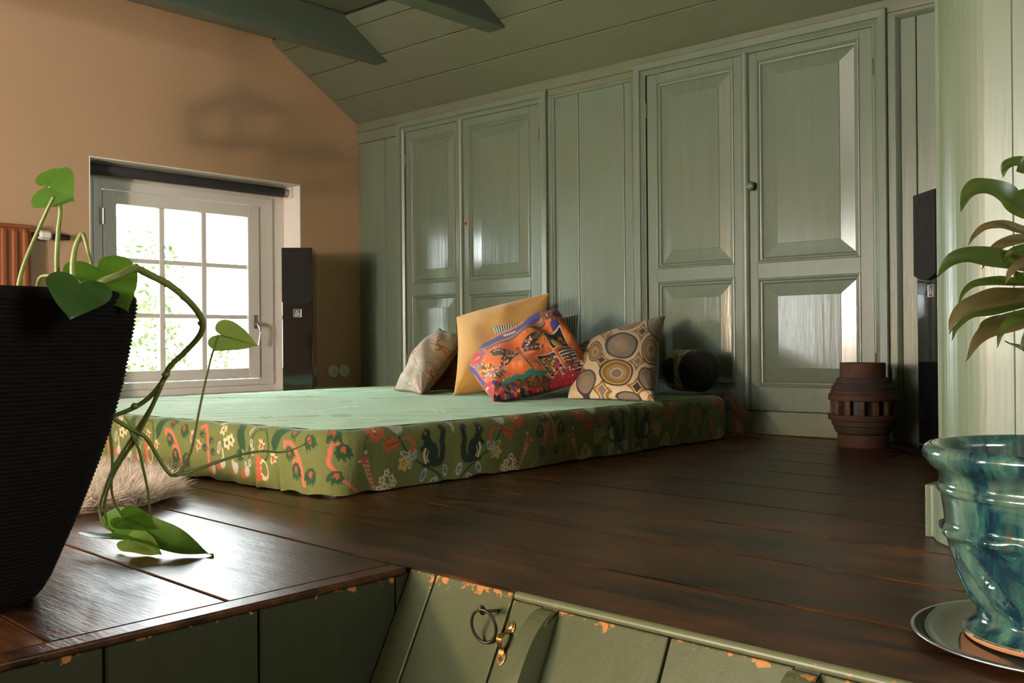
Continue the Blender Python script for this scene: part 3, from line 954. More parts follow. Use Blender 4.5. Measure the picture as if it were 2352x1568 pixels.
MB().lathe([(0.124, 0.210), (0.122, 0.222), (0.117, 0.226), (0.119, 0.232), (0.108, 0.250), (0.102, 0.252), (0.103, 0.258), (0.095, 0.272), (0.084, 0.274)], HC, 40, cap=False).build('barrel', M['hub_wood'], hub)
MB().lathe([(0.080, 0.268), (0.086, 0.270), (0.086, 0.328), (0.083, 0.331), (0.072, 0.331), (0.072, 0.27)], HC, 40, cap=False).build('iron_collar', M['rust'], hub)
MB().lathe([(0.073, 0.27), (0.073, 0.30)], HC, 32).build('bore', M['dark_hole'], hub)

# ------------------------------------------------------------------ ring pull and brass latch on the leaning panel
LTX, LTS = -1.1038, 0.060
rp = empty('ring_pull', tuple(lean(-1.15, 0.040)), 'dark iron ring hanging from an eye screw on the leaning green panel', 'ring')
eye = lean(-1.1412, 0.0382)
eo = lean(-1.1490, 0.0505, 0.028)
MB().tube([eye - LN * 0.004, eo], 0.0026, 10).tube([eo + LN * (0.006 + 0.006 * math.cos(a)) + np.array([0, 0, 1.]) * 0.006 * math.sin(a) for a in np.linspace(0, 2 * math.pi, 17)[:-1]], 0.0027, 8, closed=True).build('eye_screw', M['dark_iron'], rp, smooth=True)
rc = eo + LN * 0.007 + np.array([0.004, 0.0, -0.0265])
ax_ = np.array([0.97, 0.22, 0]); ax_ /= np.linalg.norm(ax_)
upv = np.array([0, -0.12, 1.0]); upv /= np.linalg.norm(upv)
MB().tube([rc + ax_ * 0.0235 * math.cos(a) + upv * 0.0285 * math.sin(a) for a in np.linspace(0, 2 * math.pi, 41)[:-1]], 0.0026, 10, closed=True).build('ring', M['dark_iron'], rp, smooth=True)

lt = empty('brass_latch', tuple(lean(LTX, LTS + 0.03)), 'worn brass staple latch screwed beside the iron ring', 'latch')


def lr(dx, ds, n=0.0):
    return lean(LTX + dx, LTS + ds, n)


MB().extrude([lr(0.0095 * math.cos(a), 0.002 + 0.0105 * math.sin(a)) for a in np.linspace(0, 2 * math.pi, 17)[:-1]], LN * 0.003).build('plate', M['brass'], lt, bevel=0.0008)
MB().extrude([lr(0.0095 * math.cos(a), 0.053 + 0.0125 * math.sin(a)) for a in np.linspace(0, 2 * math.pi, 17)[:-1]], LN * 0.003).build('plate', M['brass'], lt, bevel=0.0008)
st = catmull([lr(0, 0.006, 0.003), lr(0, 0.013, 0.006), lr(0, 0.016, 0.014), lr(0, 0.026, 0.020), lr(0, 0.036, 0.014), lr(0, 0.040, 0.006), lr(0, 0.048, 0.003)], 5)
vs, fs = [], []
for p in st:
    for dx in (-0.0055, 0.0055):
        for dn in (0, 0.002):
            vs.append(p + np.array([dx, 0, 0]) + LN * dn)
for k in range(len(st) - 1):
    o_ = k * 4
    for a, c in ((0, 1), (1, 3), (3, 2), (2, 0)):
        fs.append((o_ + a, o_ + c, o_ + 4 + c, o_ + 4 + a))
MB().add(vs, fs).build('staple', M['brass'], lt)
sc_ = lr(0, 0.0, 0.003)
scw = MB().lathe([(0.0065, 0), (0.0058, 0.0025), (0.003, 0.0035)], sc_, 16, axis=LN).build('screw', M['brass'], lt)
xv = np.array([1.0, 0, 0])
MB().obox(sc_ + LN * 0.0035, xv, LU, LN, 0.008, 0.0014, 0.0010).obox(sc_ + LN * 0.0035, LU, xv, LN, 0.008, 0.0014, 0.0010).build('screw_slot', M['dark_hole'], scw)
MB().lathe([(0.004, 0), (0.004, 0.0006)], lr(0, 0.055, 0.003), 14, axis=LN).build('screw_hole', M['dark_hole'], lt)


# ------------------------------------------------------------------ print painting on vertices
def S2L(r, g, b):
    f = lambda c: (c / 255.0 / 12.92) if c / 255.0 <= 0.04045 else ((c / 255.0 + 0.055) / 1.055) ** 2.4
    return np.array([f(r), f(g), f(b)])


class Print:
    """Flat print evaluated at the vertices of a cloth, in cloth coordinates."""
    def __init__(self, U, V, base):
        self.U, self.V = np.asarray(U, float), np.asarray(V, float)
        self.C = np.tile(np.asarray(base, float), (len(self.U), 1))

    def _put(self, idx, mask, col):
        m = np.clip(mask, 0, 1)[:, None]
        self.C[idx] = self.C[idx] * (1 - m) + np.asarray(col) * m

    def ell(self, x, y, rx, ry, col, rot=0.0, soft=0.12, wob=0.0):
        R = max(rx, ry) * 1.25
        idx = np.nonzero((abs(self.U - x) < R) & (abs(self.V - y) < R))[0]
        if not len(idx): return
        du, dv = self.U[idx] - x, self.V[idx] - y
        c, s = math.cos(rot), math.sin(rot)
        a, b = (du * c + dv * s) / rx, (-du * s + dv * c) / ry
        d = np.sqrt(a * a + b * b)
        if wob:
            t = np.arctan2(b, a)
            d = d * (1 + wob * np.sin(5 * t) + wob * 0.6 * np.sin(3 * t + 1) + wob * 0.5 * np.sin(23 * t))
        self._put(idx, (1 - d) / soft + 0.5, col)

    def poly(self, pts, col):
        pts = np.asarray(pts, float)
        lo, hi = pts.min(0), pts.max(0)
        idx = np.nonzero((self.U >= lo[0]) & (self.U <= hi[0]) & (self.V >= lo[1]) & (self.V <= hi[1]))[0]
        if not len(idx): return
        x, y = self.U[idx], self.V[idx]
        ins = np.zeros(len(idx), bool)
        n = len(pts)
        for i in range(n):
            x0, y0 = pts[i]; x1, y1 = pts[(i + 1) % n]
            if y0 == y1: continue
            ins ^= ((y0 > y) != (y1 > y)) & (x < (x1 - x0) * (y - y0) / (y1 - y0) + x0)
        self._put(idx, ins.astype(float), col)

    def line(self, pts, w, col, w2=None):
        pts = np.asarray(pts, float)
        w2 = w if w2 is None else w2
        n = len(pts) - 1
        for i in range(n):
            (x0, y0), (x1, y1) = pts[i], pts[i + 1]
            ww = w + (w2 - w) * (i + 0.5) / n
            idx = np.nonzero((self.U > min(x0, x1) - 2 * ww) & (self.U < max(x0, x1) + 2 * ww) & (self.V > min(y0, y1) - 2 * ww) & (self.V < max(y0, y1) + 2 * ww))[0]
            if not len(idx): continue
            dx, dy = x1 - x0, y1 - y0
            t = np.clip(((self.U[idx] - x0) * dx + (self.V[idx] - y0) * dy) / (dx * dx + dy * dy + 1e-12), 0, 1)
            d = np.hypot(self.U[idx] - x0 - t * dx, self.V[idx] - y0 - t * dy)
            self._put(idx, (ww - d) / (0.3 * ww) + 0.5, col)

    def curve(self, pts, w, col, w2=None):
        self.line([p[:2] for p in catmull([(a, b, 0) for a, b in pts], 6)], w, col, w2)


OLIVE = S2L(104, 106, 50)
DKG = S2L(24, 66, 34)
BLK = S2L(20, 34, 22)
ORG_ = S2L(186, 84, 48)
CORAL = S2L(196, 98, 76)
CREAM = S2L(204, 186, 142)
PALE = S2L(176, 176, 158)


def flower(p, x, y, r, col, center, n=5, rot=0.0, pet=0.55):
    for i in range(n):
        a = rot + 2 * math.pi * i / n
        p.ell(x + r * 0.58 * math.cos(a), y + r * 0.58 * math.sin(a), r * pet, r * pet * 0.72, col, a)
    p.ell(x, y, r * 0.34, r * 0.34, center)


def leaf_out(p, x, y, L, w, rot, col, inner, dash=True):
    p.ell(x, y, L, w, col, rot)
    p.ell(x, y, L * 0.72, w * 0.55, inner, rot)
    p.line([(x - L * 0.8 * math.cos(rot), y - L * 0.8 * math.sin(rot)), (x + L * 0.8 * math.cos(rot), y + L * 0.8 * math.sin(rot))], 0.0011, col)


def tulip(p, x, y, s, rot):
    c, sn = math.cos(rot), math.sin(rot)
    T = lambda a, b: (x + s * (a * c - b * sn), y + s * (a * sn + b * c))
    p.poly([T(-0.5, 0.9), T(-0.85, 0.1), T(-0.75, -0.9), T(-0.4, -0.45), T(-0.15, -1.1), T(0.1, -0.5), T(0.4, -1.0), T(0.5, -0.4), T(0.85, -0.8), T(0.85, 0.2), T(0.45, 0.95), T(0, 1.1)], DKG)
    p.poly([T(-0.2, 0.7), T(-0.4, -0.1), T(0, 0.15), T(0.1, -0.35), T(0.3, 0.2), T(0.25, 0.7)], ORG_ * 0.75)


def squirrel(p, x, y, s, m):
    """s: height in metres; m: +1 faces +u."""
    X = lambda a: x + m * a * s
    Y = lambda b: y + b * s
    p.curve([(X(-0.05), Y(0.06)), (X(-0.28), Y(0.10)), (X(-0.34), Y(0.35)), (X(-0.30), Y(0.6)), (X(-0.36), Y(0.86)), (X(-0.28), Y(0.93))], 0.10 * s, BLK, 0.075 * s)
    p.ell(X(0.06), Y(0.28), 0.24 * s, 0.30 * s, BLK, m * 0.2)
    p.ell(X(0.17), Y(0.52), 0.15 * s, 0.2 * s, BLK, m * -0.2)
    p.ell(X(0.25), Y(0.76), 0.15 * s, 0.115 * s, BLK, m * -0.3)
    p.poly([(X(0.10), Y(0.8)), (X(0.12), Y(1.0)), (X(0.21), Y(0.84))], BLK)
    p.poly([(X(0.18), Y(0.84)), (X(0.23), Y(1.0)), (X(0.29), Y(0.83))], BLK)
    p.ell(X(0.25), Y(0.79), 0.035 * s, 0.035 * s, CORAL)
    p.curve([(X(0.24), Y(0.48)), (X(0.38), Y(0.46)), (X(0.36), Y(0.40))], 0.04 * s, BLK)
    p.curve([(X(0.25), Y(0.42)), (X(0.28), Y(0.28)), (X(0.20), Y(0.08))], 0.035 * s, CREAM)
    p.curve([(X(0.14), Y(0.36)), (X(0.18), Y(0.22)), (X(0.12), Y(0.1))], 0.014 * s, CREAM)
    p.line([(X(-0.15), Y(0.03)), (X(0.3), Y(0.02))], 0.035 * s, BLK)


def maple(p, x, y, s, rot, col):
    c, sn = math.cos(rot), math.sin(rot)
    T = lambda a, b: (x + s * (a * c - b * sn), y + s * (a * sn + b * c))
    p.poly([T(-1, 0.1), T(-0.2, 0.55), T(0.35, 0.45), T(0.95, 0.95), T(0.75, 0.35), T(1.25, 0.1), T(0.75, -0.15), T(0.85, -0.8), T(0.35, -0.35), T(-0.1, -0.6), T(-0.3, -0.2)], col)
    p.line([T(-0.8, 0.1), T(0.7, 0.05)], s * 0.06, col * 0.4)


def motif(p, u0, v0, period):
    """One mirrored repeat of the bedspread print; the squirrel axis is at u0, the tulip axis half a period on."""
    for m in (1, -1):
        X = lambda a: u0 + m * a
        Y = lambda b: v0 + b
        p.curve([(X(0.025), Y(-0.04)), (X(0.045), Y(0.01)), (X(0.11), Y(0.05)), (X(0.175), Y(0.085)), (X(0.215), Y(0.135)), (X(0.25), Y(0.20)), (X(0.26), Y(0.30))], 0.0032, DKG)
        squirrel(p, X(0.085), Y(0.048), 0.122, m)
        for (a, b, L, w, r) in ((0.028, 0.028, 0.020, 0.010, 1.3), (0.115, 0.022, 0.021, 0.011, 2.0), (0.075, -0.004, 0.021, 0.011, 2.4), (0.158, 0.088, 0.016, 0.008, 1.7), (0.174, 0.088, 0.016, 0.008, 1.0), (0.196, 0.092, 0.021, 0.009, 0.4), (0.175, 0.062, 0.015, 0.008, 1.5)):
            leaf_out(p, X(a), Y(b), L, w, r if m > 0 else math.pi - r, PALE, DKG)
        flower(p, X(0.198), Y(0.066), 0.022, S2L(190, 165, 70), BLK, 5)
        p.ell(X(0.198), Y(0.066), 0.006, 0.006, PALE)
        maple(p, X(0.245), Y(0.128), 0.034, (-0.3 if m > 0 else math.pi + 0.3), ORG_)
        p.curve([(X(0.17), Y(0.10)), (X(0.165), Y(0.128)), (X(0.185), Y(0.142)), (X(0.21), Y(0.138))], 0.007, ORG_, 0.003)
        flower(p, X(0.305), Y(0.168), 0.030, ORG_, ORG_ * 0.35, 8)
        p.ell(X(0.305), Y(0.168), 0.007, 0.007, CREAM)
        p.curve([(X(0.33), Y(0.16)), (X(0.345), Y(0.145)), (X(0.345), Y(0.118))], 0.0016, DKG); p.ell(X(0.345), Y(0.112), 0.006, 0.006, PALE)
        p.ell(X(0.232), Y(0.182), 0.014, 0.030, S2L(196, 190, 175), -0.3 * m); p.ell(X(0.205), Y(0.186), 0.014, 0.028, S2L(196, 190, 175), 0.4 * m)
        for q in range(6):
            p.ell(X(0.228 + 0.004 * (q % 2)), Y(0.166 + q * 0.006), 0.0025, 0.0025, ORG_)
        # tulip sprig near the other axis
        h = period / 2
        p.curve([(X(h - 0.10), Y(0.0)), (X(h - 0.05), Y(0.05)), (X(h - 0.02), Y(0.11)), (X(h - 0.012), Y(0.19)), (X(h - 0.03), Y(0.20))], 0.0042, CORAL)
        p.curve([(X(h - 0.03), Y(0.09)), (X(h - 0.035), Y(0.135)), (X(h - 0.055), Y(0.14))], 0.0036, CORAL)
        tulip(p, X(h - 0.034), Y(0.165), 0.027, 0.1 * m)
        tulip(p, X(h - 0.060), Y(0.115), 0.024, -0.25 * m)
        tulip(p, X(h - 0.042), Y(0.045), 0.020, 0.2 * m)
        # striped bird
        p.curve([(X(h - 0.125), Y(0.085)), (X(h - 0.14), Y(0.05)), (X(h - 0.17), Y(-0.005))], 0.011, S2L(188, 150, 110), 0.005)
        for q in range(7):
            t = q / 6
            p.line([(X(h - 0.118 - 0.045 * t), Y(0.082 - 0.08 * t)), (X(h - 0.14 - 0.042 * t), Y(0.078 - 0.078 * t))], 0.0022, ORG_ * 0.8)
        p.ell(X(h - 0.118), Y(0.092), 0.013, 0.010, ORG_); p.ell(X(h - 0.104), Y(0.088), 0.006, 0.003, PALE)
        for (a, b) in ((0.205, 0.045), (0.19, 0.026), (0.225, 0.028), (0.20, 0.006), (0.222, 0.004), (0.24, 0.012), (0.182, 0.0)):
            flower(p, X(h - a), Y(b), 0.0115, CREAM, OLIVE * 0.6, 5)
        # yellow star leaves
        maple(p, X(h - 0.16), Y(0.20), 0.020, 1.0, CREAM * 0.8); p.ell(X(h - 0.16), Y(0.20), 0.008, 0.006, ORG_)
    p.curve([(u0, v0 + 0.15), (u0, v0 + 0.185), (u0, v0 + 0.22)], 0.004, PALE)
    for m in (1, -1):
        p.curve([(u0, v0 + 0.155), (u0 + m * 0.012, v0 + 0.185), (u0 + m * 0.028, v0 + 0.198)], 0.0025, PALE)


def front_motif(p, u0, v0):
    """Looser sprigs of the print for the end of the bedspread."""
    X = lambda a: u0 + a
    Y = lambda b: v0 + b
    p.curve([(X(0.60), Y(0.02)), (X(0.585), Y(0.08)), (X(0.55), Y(0.13)), (X(0.515), Y(0.14)), (X(0.51), Y(0.125))], 0.006, CORAL)
    p.curve([(X(0.585), Y(0.085)), (X(0.555), Y(0.09)), (X(0.55), Y(0.075))], 0.005, CORAL)
    for (a, b, s, r) in ((0.535, 0.105, 0.022, 0.5), (0.565, 0.055, 0.026, 0.2), (0.625, 0.045, 0.026, -0.4), (0.55, 0.165, 0.02, 1.2), (0.625, 0.14, 0.026, 0.4)):
        tulip(p, X(a), Y(b), s, r)
    p.poly([(X(0.49), Y(0.19)), (X(0.46), Y(0.17)), (X(0.445), Y(0.13)), (X(0.455), Y(0.10)), (X(0.475), Y(0.12)), (X(0.50), Y(0.16)), (X(0.54), Y(0.20))], DKG)
    p.curve([(X(0.33), Y(0.05)), (X(0.335), Y(0.11)), (X(0.37), Y(0.165)), (X(0.41), Y(0.165)), (X(0.43), Y(0.13)), (X(0.425), Y(0.09)), (X(0.41), Y(0.075))], 0.0032, DKG)
    for (a, b) in ((0.395, 0.115), (0.45, 0.08), (0.02, 0.12), (0.055, 0.095)):
        maple(p, X(a), Y(b), 0.020, 1.2, CREAM); maple(p, X(a), Y(b), 0.012, 1.2, ORG_ * 0.8)
    p.ell(X(0.40), Y(0.048), 0.022, 0.032, CREAM, 0.2); p.ell(X(0.405), Y(0.05), 0.013, 0.022, OLIVE, 0.2)
    for q in range(9):
        p.ell(X(0.38 + 0.006 * (q % 2)), Y(0.018 + q * 0.0085), 0.010, 0.006, ORG_)
    for (a, b, r) in ((0.195, 0.155, 0.017), (0.215, 0.115, 0.019), (0.238, 0.125, 0.018), (0.17, 0.185, 0.014)):
        flower(p, X(a), Y(b), r, CREAM, DKG, 5)
    p.ell(X(0.292), Y(0.135), 0.020, 0.042, DKG, 0.3); p.ell(X(0.285), Y(0.085), 0.022, 0.018, DKG, 0.6); p.ell(X(0.28), Y(0.175), 0.022, 0.010, DKG, -0.2)
    p.ell(X(0.272), Y(0.083), 0.004, 0.005, ORG_); p.curve([(X(0.298), Y(0.10)), (X(0.305), Y(0.09)), (X(0.298), Y(0.082))], 0.002, CREAM)
    for (a, b) in ((0.345, 0.125), (0.35, 0.10), (0.332, 0.065), (0.338, 0.165), (0.31, 0.055)):
        leaf_out(p, X(a), Y(b), 0.013, 0.007, 1.4, PALE, OLIVE * 0.7)
    p.curve([(X(0.10), Y(0.03)), (X(0.105), Y(0.09)), (X(0.11), Y(0.14)), (X(0.085), Y(0.165)), (X(0.07), Y(0.155))], 0.006, CORAL)
    for (a, b) in ((0.13, 0.12), (0.135, 0.085), (0.08, 0.135), (0.09, 0.095)):
        p.ell(X(a), Y(b), 0.014, 0.012, DKG); p.ell(X(a + 0.004), Y(b - 0.003), 0.004, 0.004, ORG_)
    for (a, b) in ((0.165, 0.045), (0.24, 0.035), (0.30, 0.03), (0.11, 0.02)):
        p.ell(X(a), Y(b), 0.018, 0.014, ORG_, 0.8); p.ell(X(a + 0.016), Y(b + 0.008), 0.012, 0.018, PALE, -0.4)
    p.ell(X(0.245), Y(0.045), 0.012, 0.022, PALE, 0.4)
    leaf_out(p, X(0.17), Y(0.10), 0.022, 0.008, 1.2, PALE, OLIVE); p.ell(X(0.187), Y(0.085), 0.004, 0.016, CREAM)


# ------------------------------------------------------------------ mattress with bedspread
MX0, MX1, MY0, MY1, MZ = -4.32, -2.145, 1.690, 3.880, 0.183
mt = empty('mattress', ((MX0 + MX1) / 2, (MY0 + MY1) / 2, 0.0), 'low floor mattress under a green floral bedspread', 'mattress')
MB().box(MX0 + 0.03, MX1 - 0.03, MY0 + 0.03, MY1 - 0.03, 0.0, MZ - 0.03).build('mattress_core', M['white_wall'], mt, bevel=0.02)
RC = 0.11                        # plan radius of the corners


def perim():
    """Counter-clockwise outline with rounded corners: (x, y, nx, ny, s)."""
    out = []
    cs = [(MX1 - RC, MY0 + RC, -math.pi / 2), (MX1 - RC, MY1 - RC, 0), (MX0 + RC, MY1 - RC, math.pi / 2), (MX0 + RC, MY0 + RC, math.pi)]
    for (cx_, cy_, a0) in cs:
        for a in np.linspace(a0, a0 + math.pi / 2, 40):
            out.append((cx_ + RC * math.cos(a), cy_ + RC * math.sin(a), math.cos(a), math.sin(a)))
    full = []
    for i in range(len(out)):
        p, q = out[i], out[(i + 1) % len(out)]
        L = math.hypot(q[0] - p[0], q[1] - p[1])
        far = p[0] < MX0 + 0.25 and q[0] < MX0 + 0.25 or (p[1] > MY1 - 0.2 and q[1] > MY1 - 0.2)
        k = max(1, int(L / (0.02 if far else 0.0033)))
        for t in range(k):
            f = t / k
            full.append([p[j] + (q[j] - p[j]) * f for j in range(4)])
    return np.array(full)


PM = perim()
nP = len(PM)
RT = 0.035
prof_t = []                      # (outward offset from outline, z, distance down the cloth)
for a in np.linspace(0, math.pi / 2, 9):
    prof_t.append((-RT + RT * math.sin(a), MZ - RT + RT * math.cos(a), RT * a))
base_d = prof_t[-1][2]
for z in np.linspace(MZ - RT, 0.004, 50)[1:]:
    prof_t.append((0.0, z, base_d + (MZ - RT - z)))
prof_t = np.array(prof_t)
nQ = len(prof_t)
sv = np.cumsum(np.r_[0, np.hypot(np.diff(PM[:, 0]), np.diff(PM[:, 1]))])
drop = np.clip((MZ - RT - prof_t[:, 1]) / (MZ - RT), 0, 1)


def folds(s, d):
    f = 0.006 * np.sin(s * 9.0 + 1.0) + 0.004 * np.sin(s * 23 + 0.4) + 0.0022 * np.sin(s * 57)
    for (s0, w, amp) in FOLDS:
        f = f - amp * np.exp(-((s - s0) / w) ** 2) + 0.5 * amp * np.exp(-((s - s0 - 2.2 * w) / (1.5 * w)) ** 2)
    return f * d ** 1.3 - 0.012 * d ** 2


i_corner = int(np.argmin(np.hypot(PM[:, 0] - MX1, PM[:, 1] - MY0)))


def s_at(x, y):
    return sv[int(np.argmin(np.hypot(PM[:, 0] - x, PM[:, 1] - y)))]


FOLDS = [(s_at(-2.40, MY0), 0.012, 0.020), (s_at(-2.52, MY0), 0.010, 0.014), (s_at(-2.78, MY0), 0.03, 0.006), (s_at(MX1, MY0 + 0.28), 0.05, 0.008), (s_at(MX1, 3.3), 0.05, 0.006), (s_at(MX1 - 0.02, MY0 + 0.03), 0.04, -0.010)]
S2, D2 = np.meshgrid(sv, drop, indexing='ij')
off = prof_t[:, 0][None, :] + folds(S2, D2)
vx = PM[:, 0][:, None] + PM[:, 2][:, None] * off
vy = PM[:, 1][:, None] + PM[:, 3][:, None] * off
vz = np.repeat(prof_t[:, 1][None, :], nP, 0) + 0.002 * np.sin(S2 * 31) * (1 - D2)
hem = np.maximum(0, 0.004 * np.sin(S2 * 12) + 0.004 * np.sin(S2 * 41)) * D2 ** 6
vz = vz + hem
V = np.stack([vx, vy, vz], -1).reshape(-1, 3)
I, J = np.meshgrid(np.arange(nP), np.arange(nQ - 1), indexing='ij')
I2 = (I + 1) % nP
Fq = np.stack([I * nQ + J, I * nQ + J + 1, I2 * nQ + J + 1, I2 * nQ + J], -1).reshape(-1, 4)
# print coordinates: along the outline and height above the floor
Vh = np.repeat((MZ + 0.012 - prof_t[:, 2])[None, :], nP, 0).ravel()
Yw = np.repeat(PM[:, 1][:, None], nQ, 1).ravel()
Xw = np.repeat(PM[:, 0][:, None], nQ, 1).ravel()
isx = (np.repeat(PM[:, 2][:, None], nQ, 1).ravel() > 0.55)
Uc = np.where(isx, Yw, 50 + (Xw + 2.9))
Uc = np.where((~isx) & (Yw > MY0 + 0.3), 90 + Uc, Uc)
pt = Print(Uc, Vh, OLIVE)
for ax_u in (2.153, 3.089, 4.03):
    motif(pt, ax_u, 0.0, 0.94)
for u0 in (50.0 + 0.03, 50.0 - 0.62, 50.0 - 1.27):
    front_motif(pt, u0, 0.0)
make('bedspread_skirt', V, Fq, M['spread'], mt, smooth=True, colors=pt.C)
# top of the bedspread
nx_, ny_ = 360, 372
gx = np.linspace(MX0 + RT * 0.9, MX1 - RT * 0.9, nx_)
gyy = np.linspace(MY0 + RT * 0.9, MY1 - RT * 0.9, ny_)
GX, GY = np.meshgrid(gx, gyy, indexing='ij')
inn = RC - RT * 0.9
cxx = np.clip(GX, MX0 + RC, MX1 - RC); cyy = np.clip(GY, MY0 + RC, MY1 - RC)
ddx, ddy = GX - cxx, GY - cyy
mx_ = np.maximum(abs(ddx), abs(ddy)); ln_ = np.hypot(ddx, ddy) + 1e-9
fac = np.where((abs(ddx) > 0) & (abs(ddy) > 0), mx_ / ln_, 1.0)
TX, TY = cxx + ddx * fac, cyy + ddy * fac
wr_ = np.zeros_like(TX)
for k in range(26):
    a = RNG.normal(0.72, 0.35)
    fr = RNG.uniform(10, 60)
    ph = RNG.uniform(0, 6.28)
    wx, wy, ws_ = RNG.uniform(MX0, MX1), RNG.uniform(MY0, MY1), RNG.uniform(0.2, 0.5)
    wr_ += (0.055 / fr) * np.sin(fr * (TX * math.cos(a) - TY * math.sin(a)) + ph) * np.exp(-((TX - wx) ** 2 + (TY - wy) ** 2) / ws_ ** 2)
edge = np.minimum.reduce([TX - MX0, MX1 - TX, TY - MY0, MY1 - TY])
TZ = MZ + np.clip(edge / 0.35, 0, 1) * 0.008 + wr_ * np.clip((edge - 0.03) / 0.1, 0, 1)
Vt = np.stack([TX, TY, TZ], -1).reshape(-1, 3)
I, J = np.meshgrid(np.arange(nx_ - 1), np.arange(ny_ - 1), indexing='ij')
Ft = np.stack([I * ny_ + J, (I + 1) * ny_ + J, (I + 1) * ny_ + J + 1, I * ny_ + J + 1], -1).reshape(-1, 4)
TOPC = S2L(104, 142, 92)
pt = Print(TX.ravel(), TY.ravel(), TOPC)
for k in range(170):
    x, y = RNG.uniform(MX0, MX1), RNG.uniform(MY0, MY1)
    c = RNG.integers(0, 6)
    if c <= 1: maple(pt, x, y, RNG.uniform(0.03, 0.05), RNG.uniform(0, 6), CORAL)
    elif c == 2: flower(pt, x, y, RNG.uniform(0.02, 0.035), CREAM, DKG, 5)
    elif c == 3: pt.ell(x, y, 0.06, 0.03, DKG, RNG.uniform(0, 3))
    elif c == 4: pt.curve([(x, y), (x + 0.06, y + 0.05), (x + 0.05, y + 0.13), (x - 0.03, y + 0.16)], 0.005, DKG)
    else: flower(pt, x, y, RNG.uniform(0.025, 0.04), CORAL, DKG, 7)
pt.C = TOPC + (pt.C - TOPC) * 0.6
make('bedspread_top', Vt, Ft, M['spread'], mt, smooth=True, colors=pt.C)
# fringe at the far corner
fv, ff = [], []
for k in range(260):
    s = RNG.uniform(0, 1)
    x, y = MX1 - 0.02 - 0.40 * s * (k % 2), MY1 - 0.02
    z = MZ - 0.005
    if k % 2 == 0:
        z = RNG.uniform(0.02, MZ - 0.02); x = MX1 + 0.004
    d = np.array([RNG.normal(0.012, 0.012), RNG.normal(0.02, 0.012), RNG.normal(0.004, 0.01)])
    p0 = np.array([x, y, z]); p1 = p0 + d; p2 = p1 + np.array([d[0] * 0.6, d[1] * 0.7, -abs(RNG.normal(0.018, 0.008))])
    n0 = len(fv)
    w = np.array([0.0014, -0.0008, 0.0006])
    fv += [p0 - w, p0 + w, p1 - w, p1 + w, p2]
    ff += [(n0, n0 + 1, n0 + 3, n0 + 2), (n0 + 2, n0 + 3, n0 + 4)]
M['fringe'] = simple('red_fringe', (0.30, 0.10, 0.06), 0.9, var=0.4, vscale=60)
tag(make('fringe', fv, ff, M['fringe'], mt), kind='stuff')


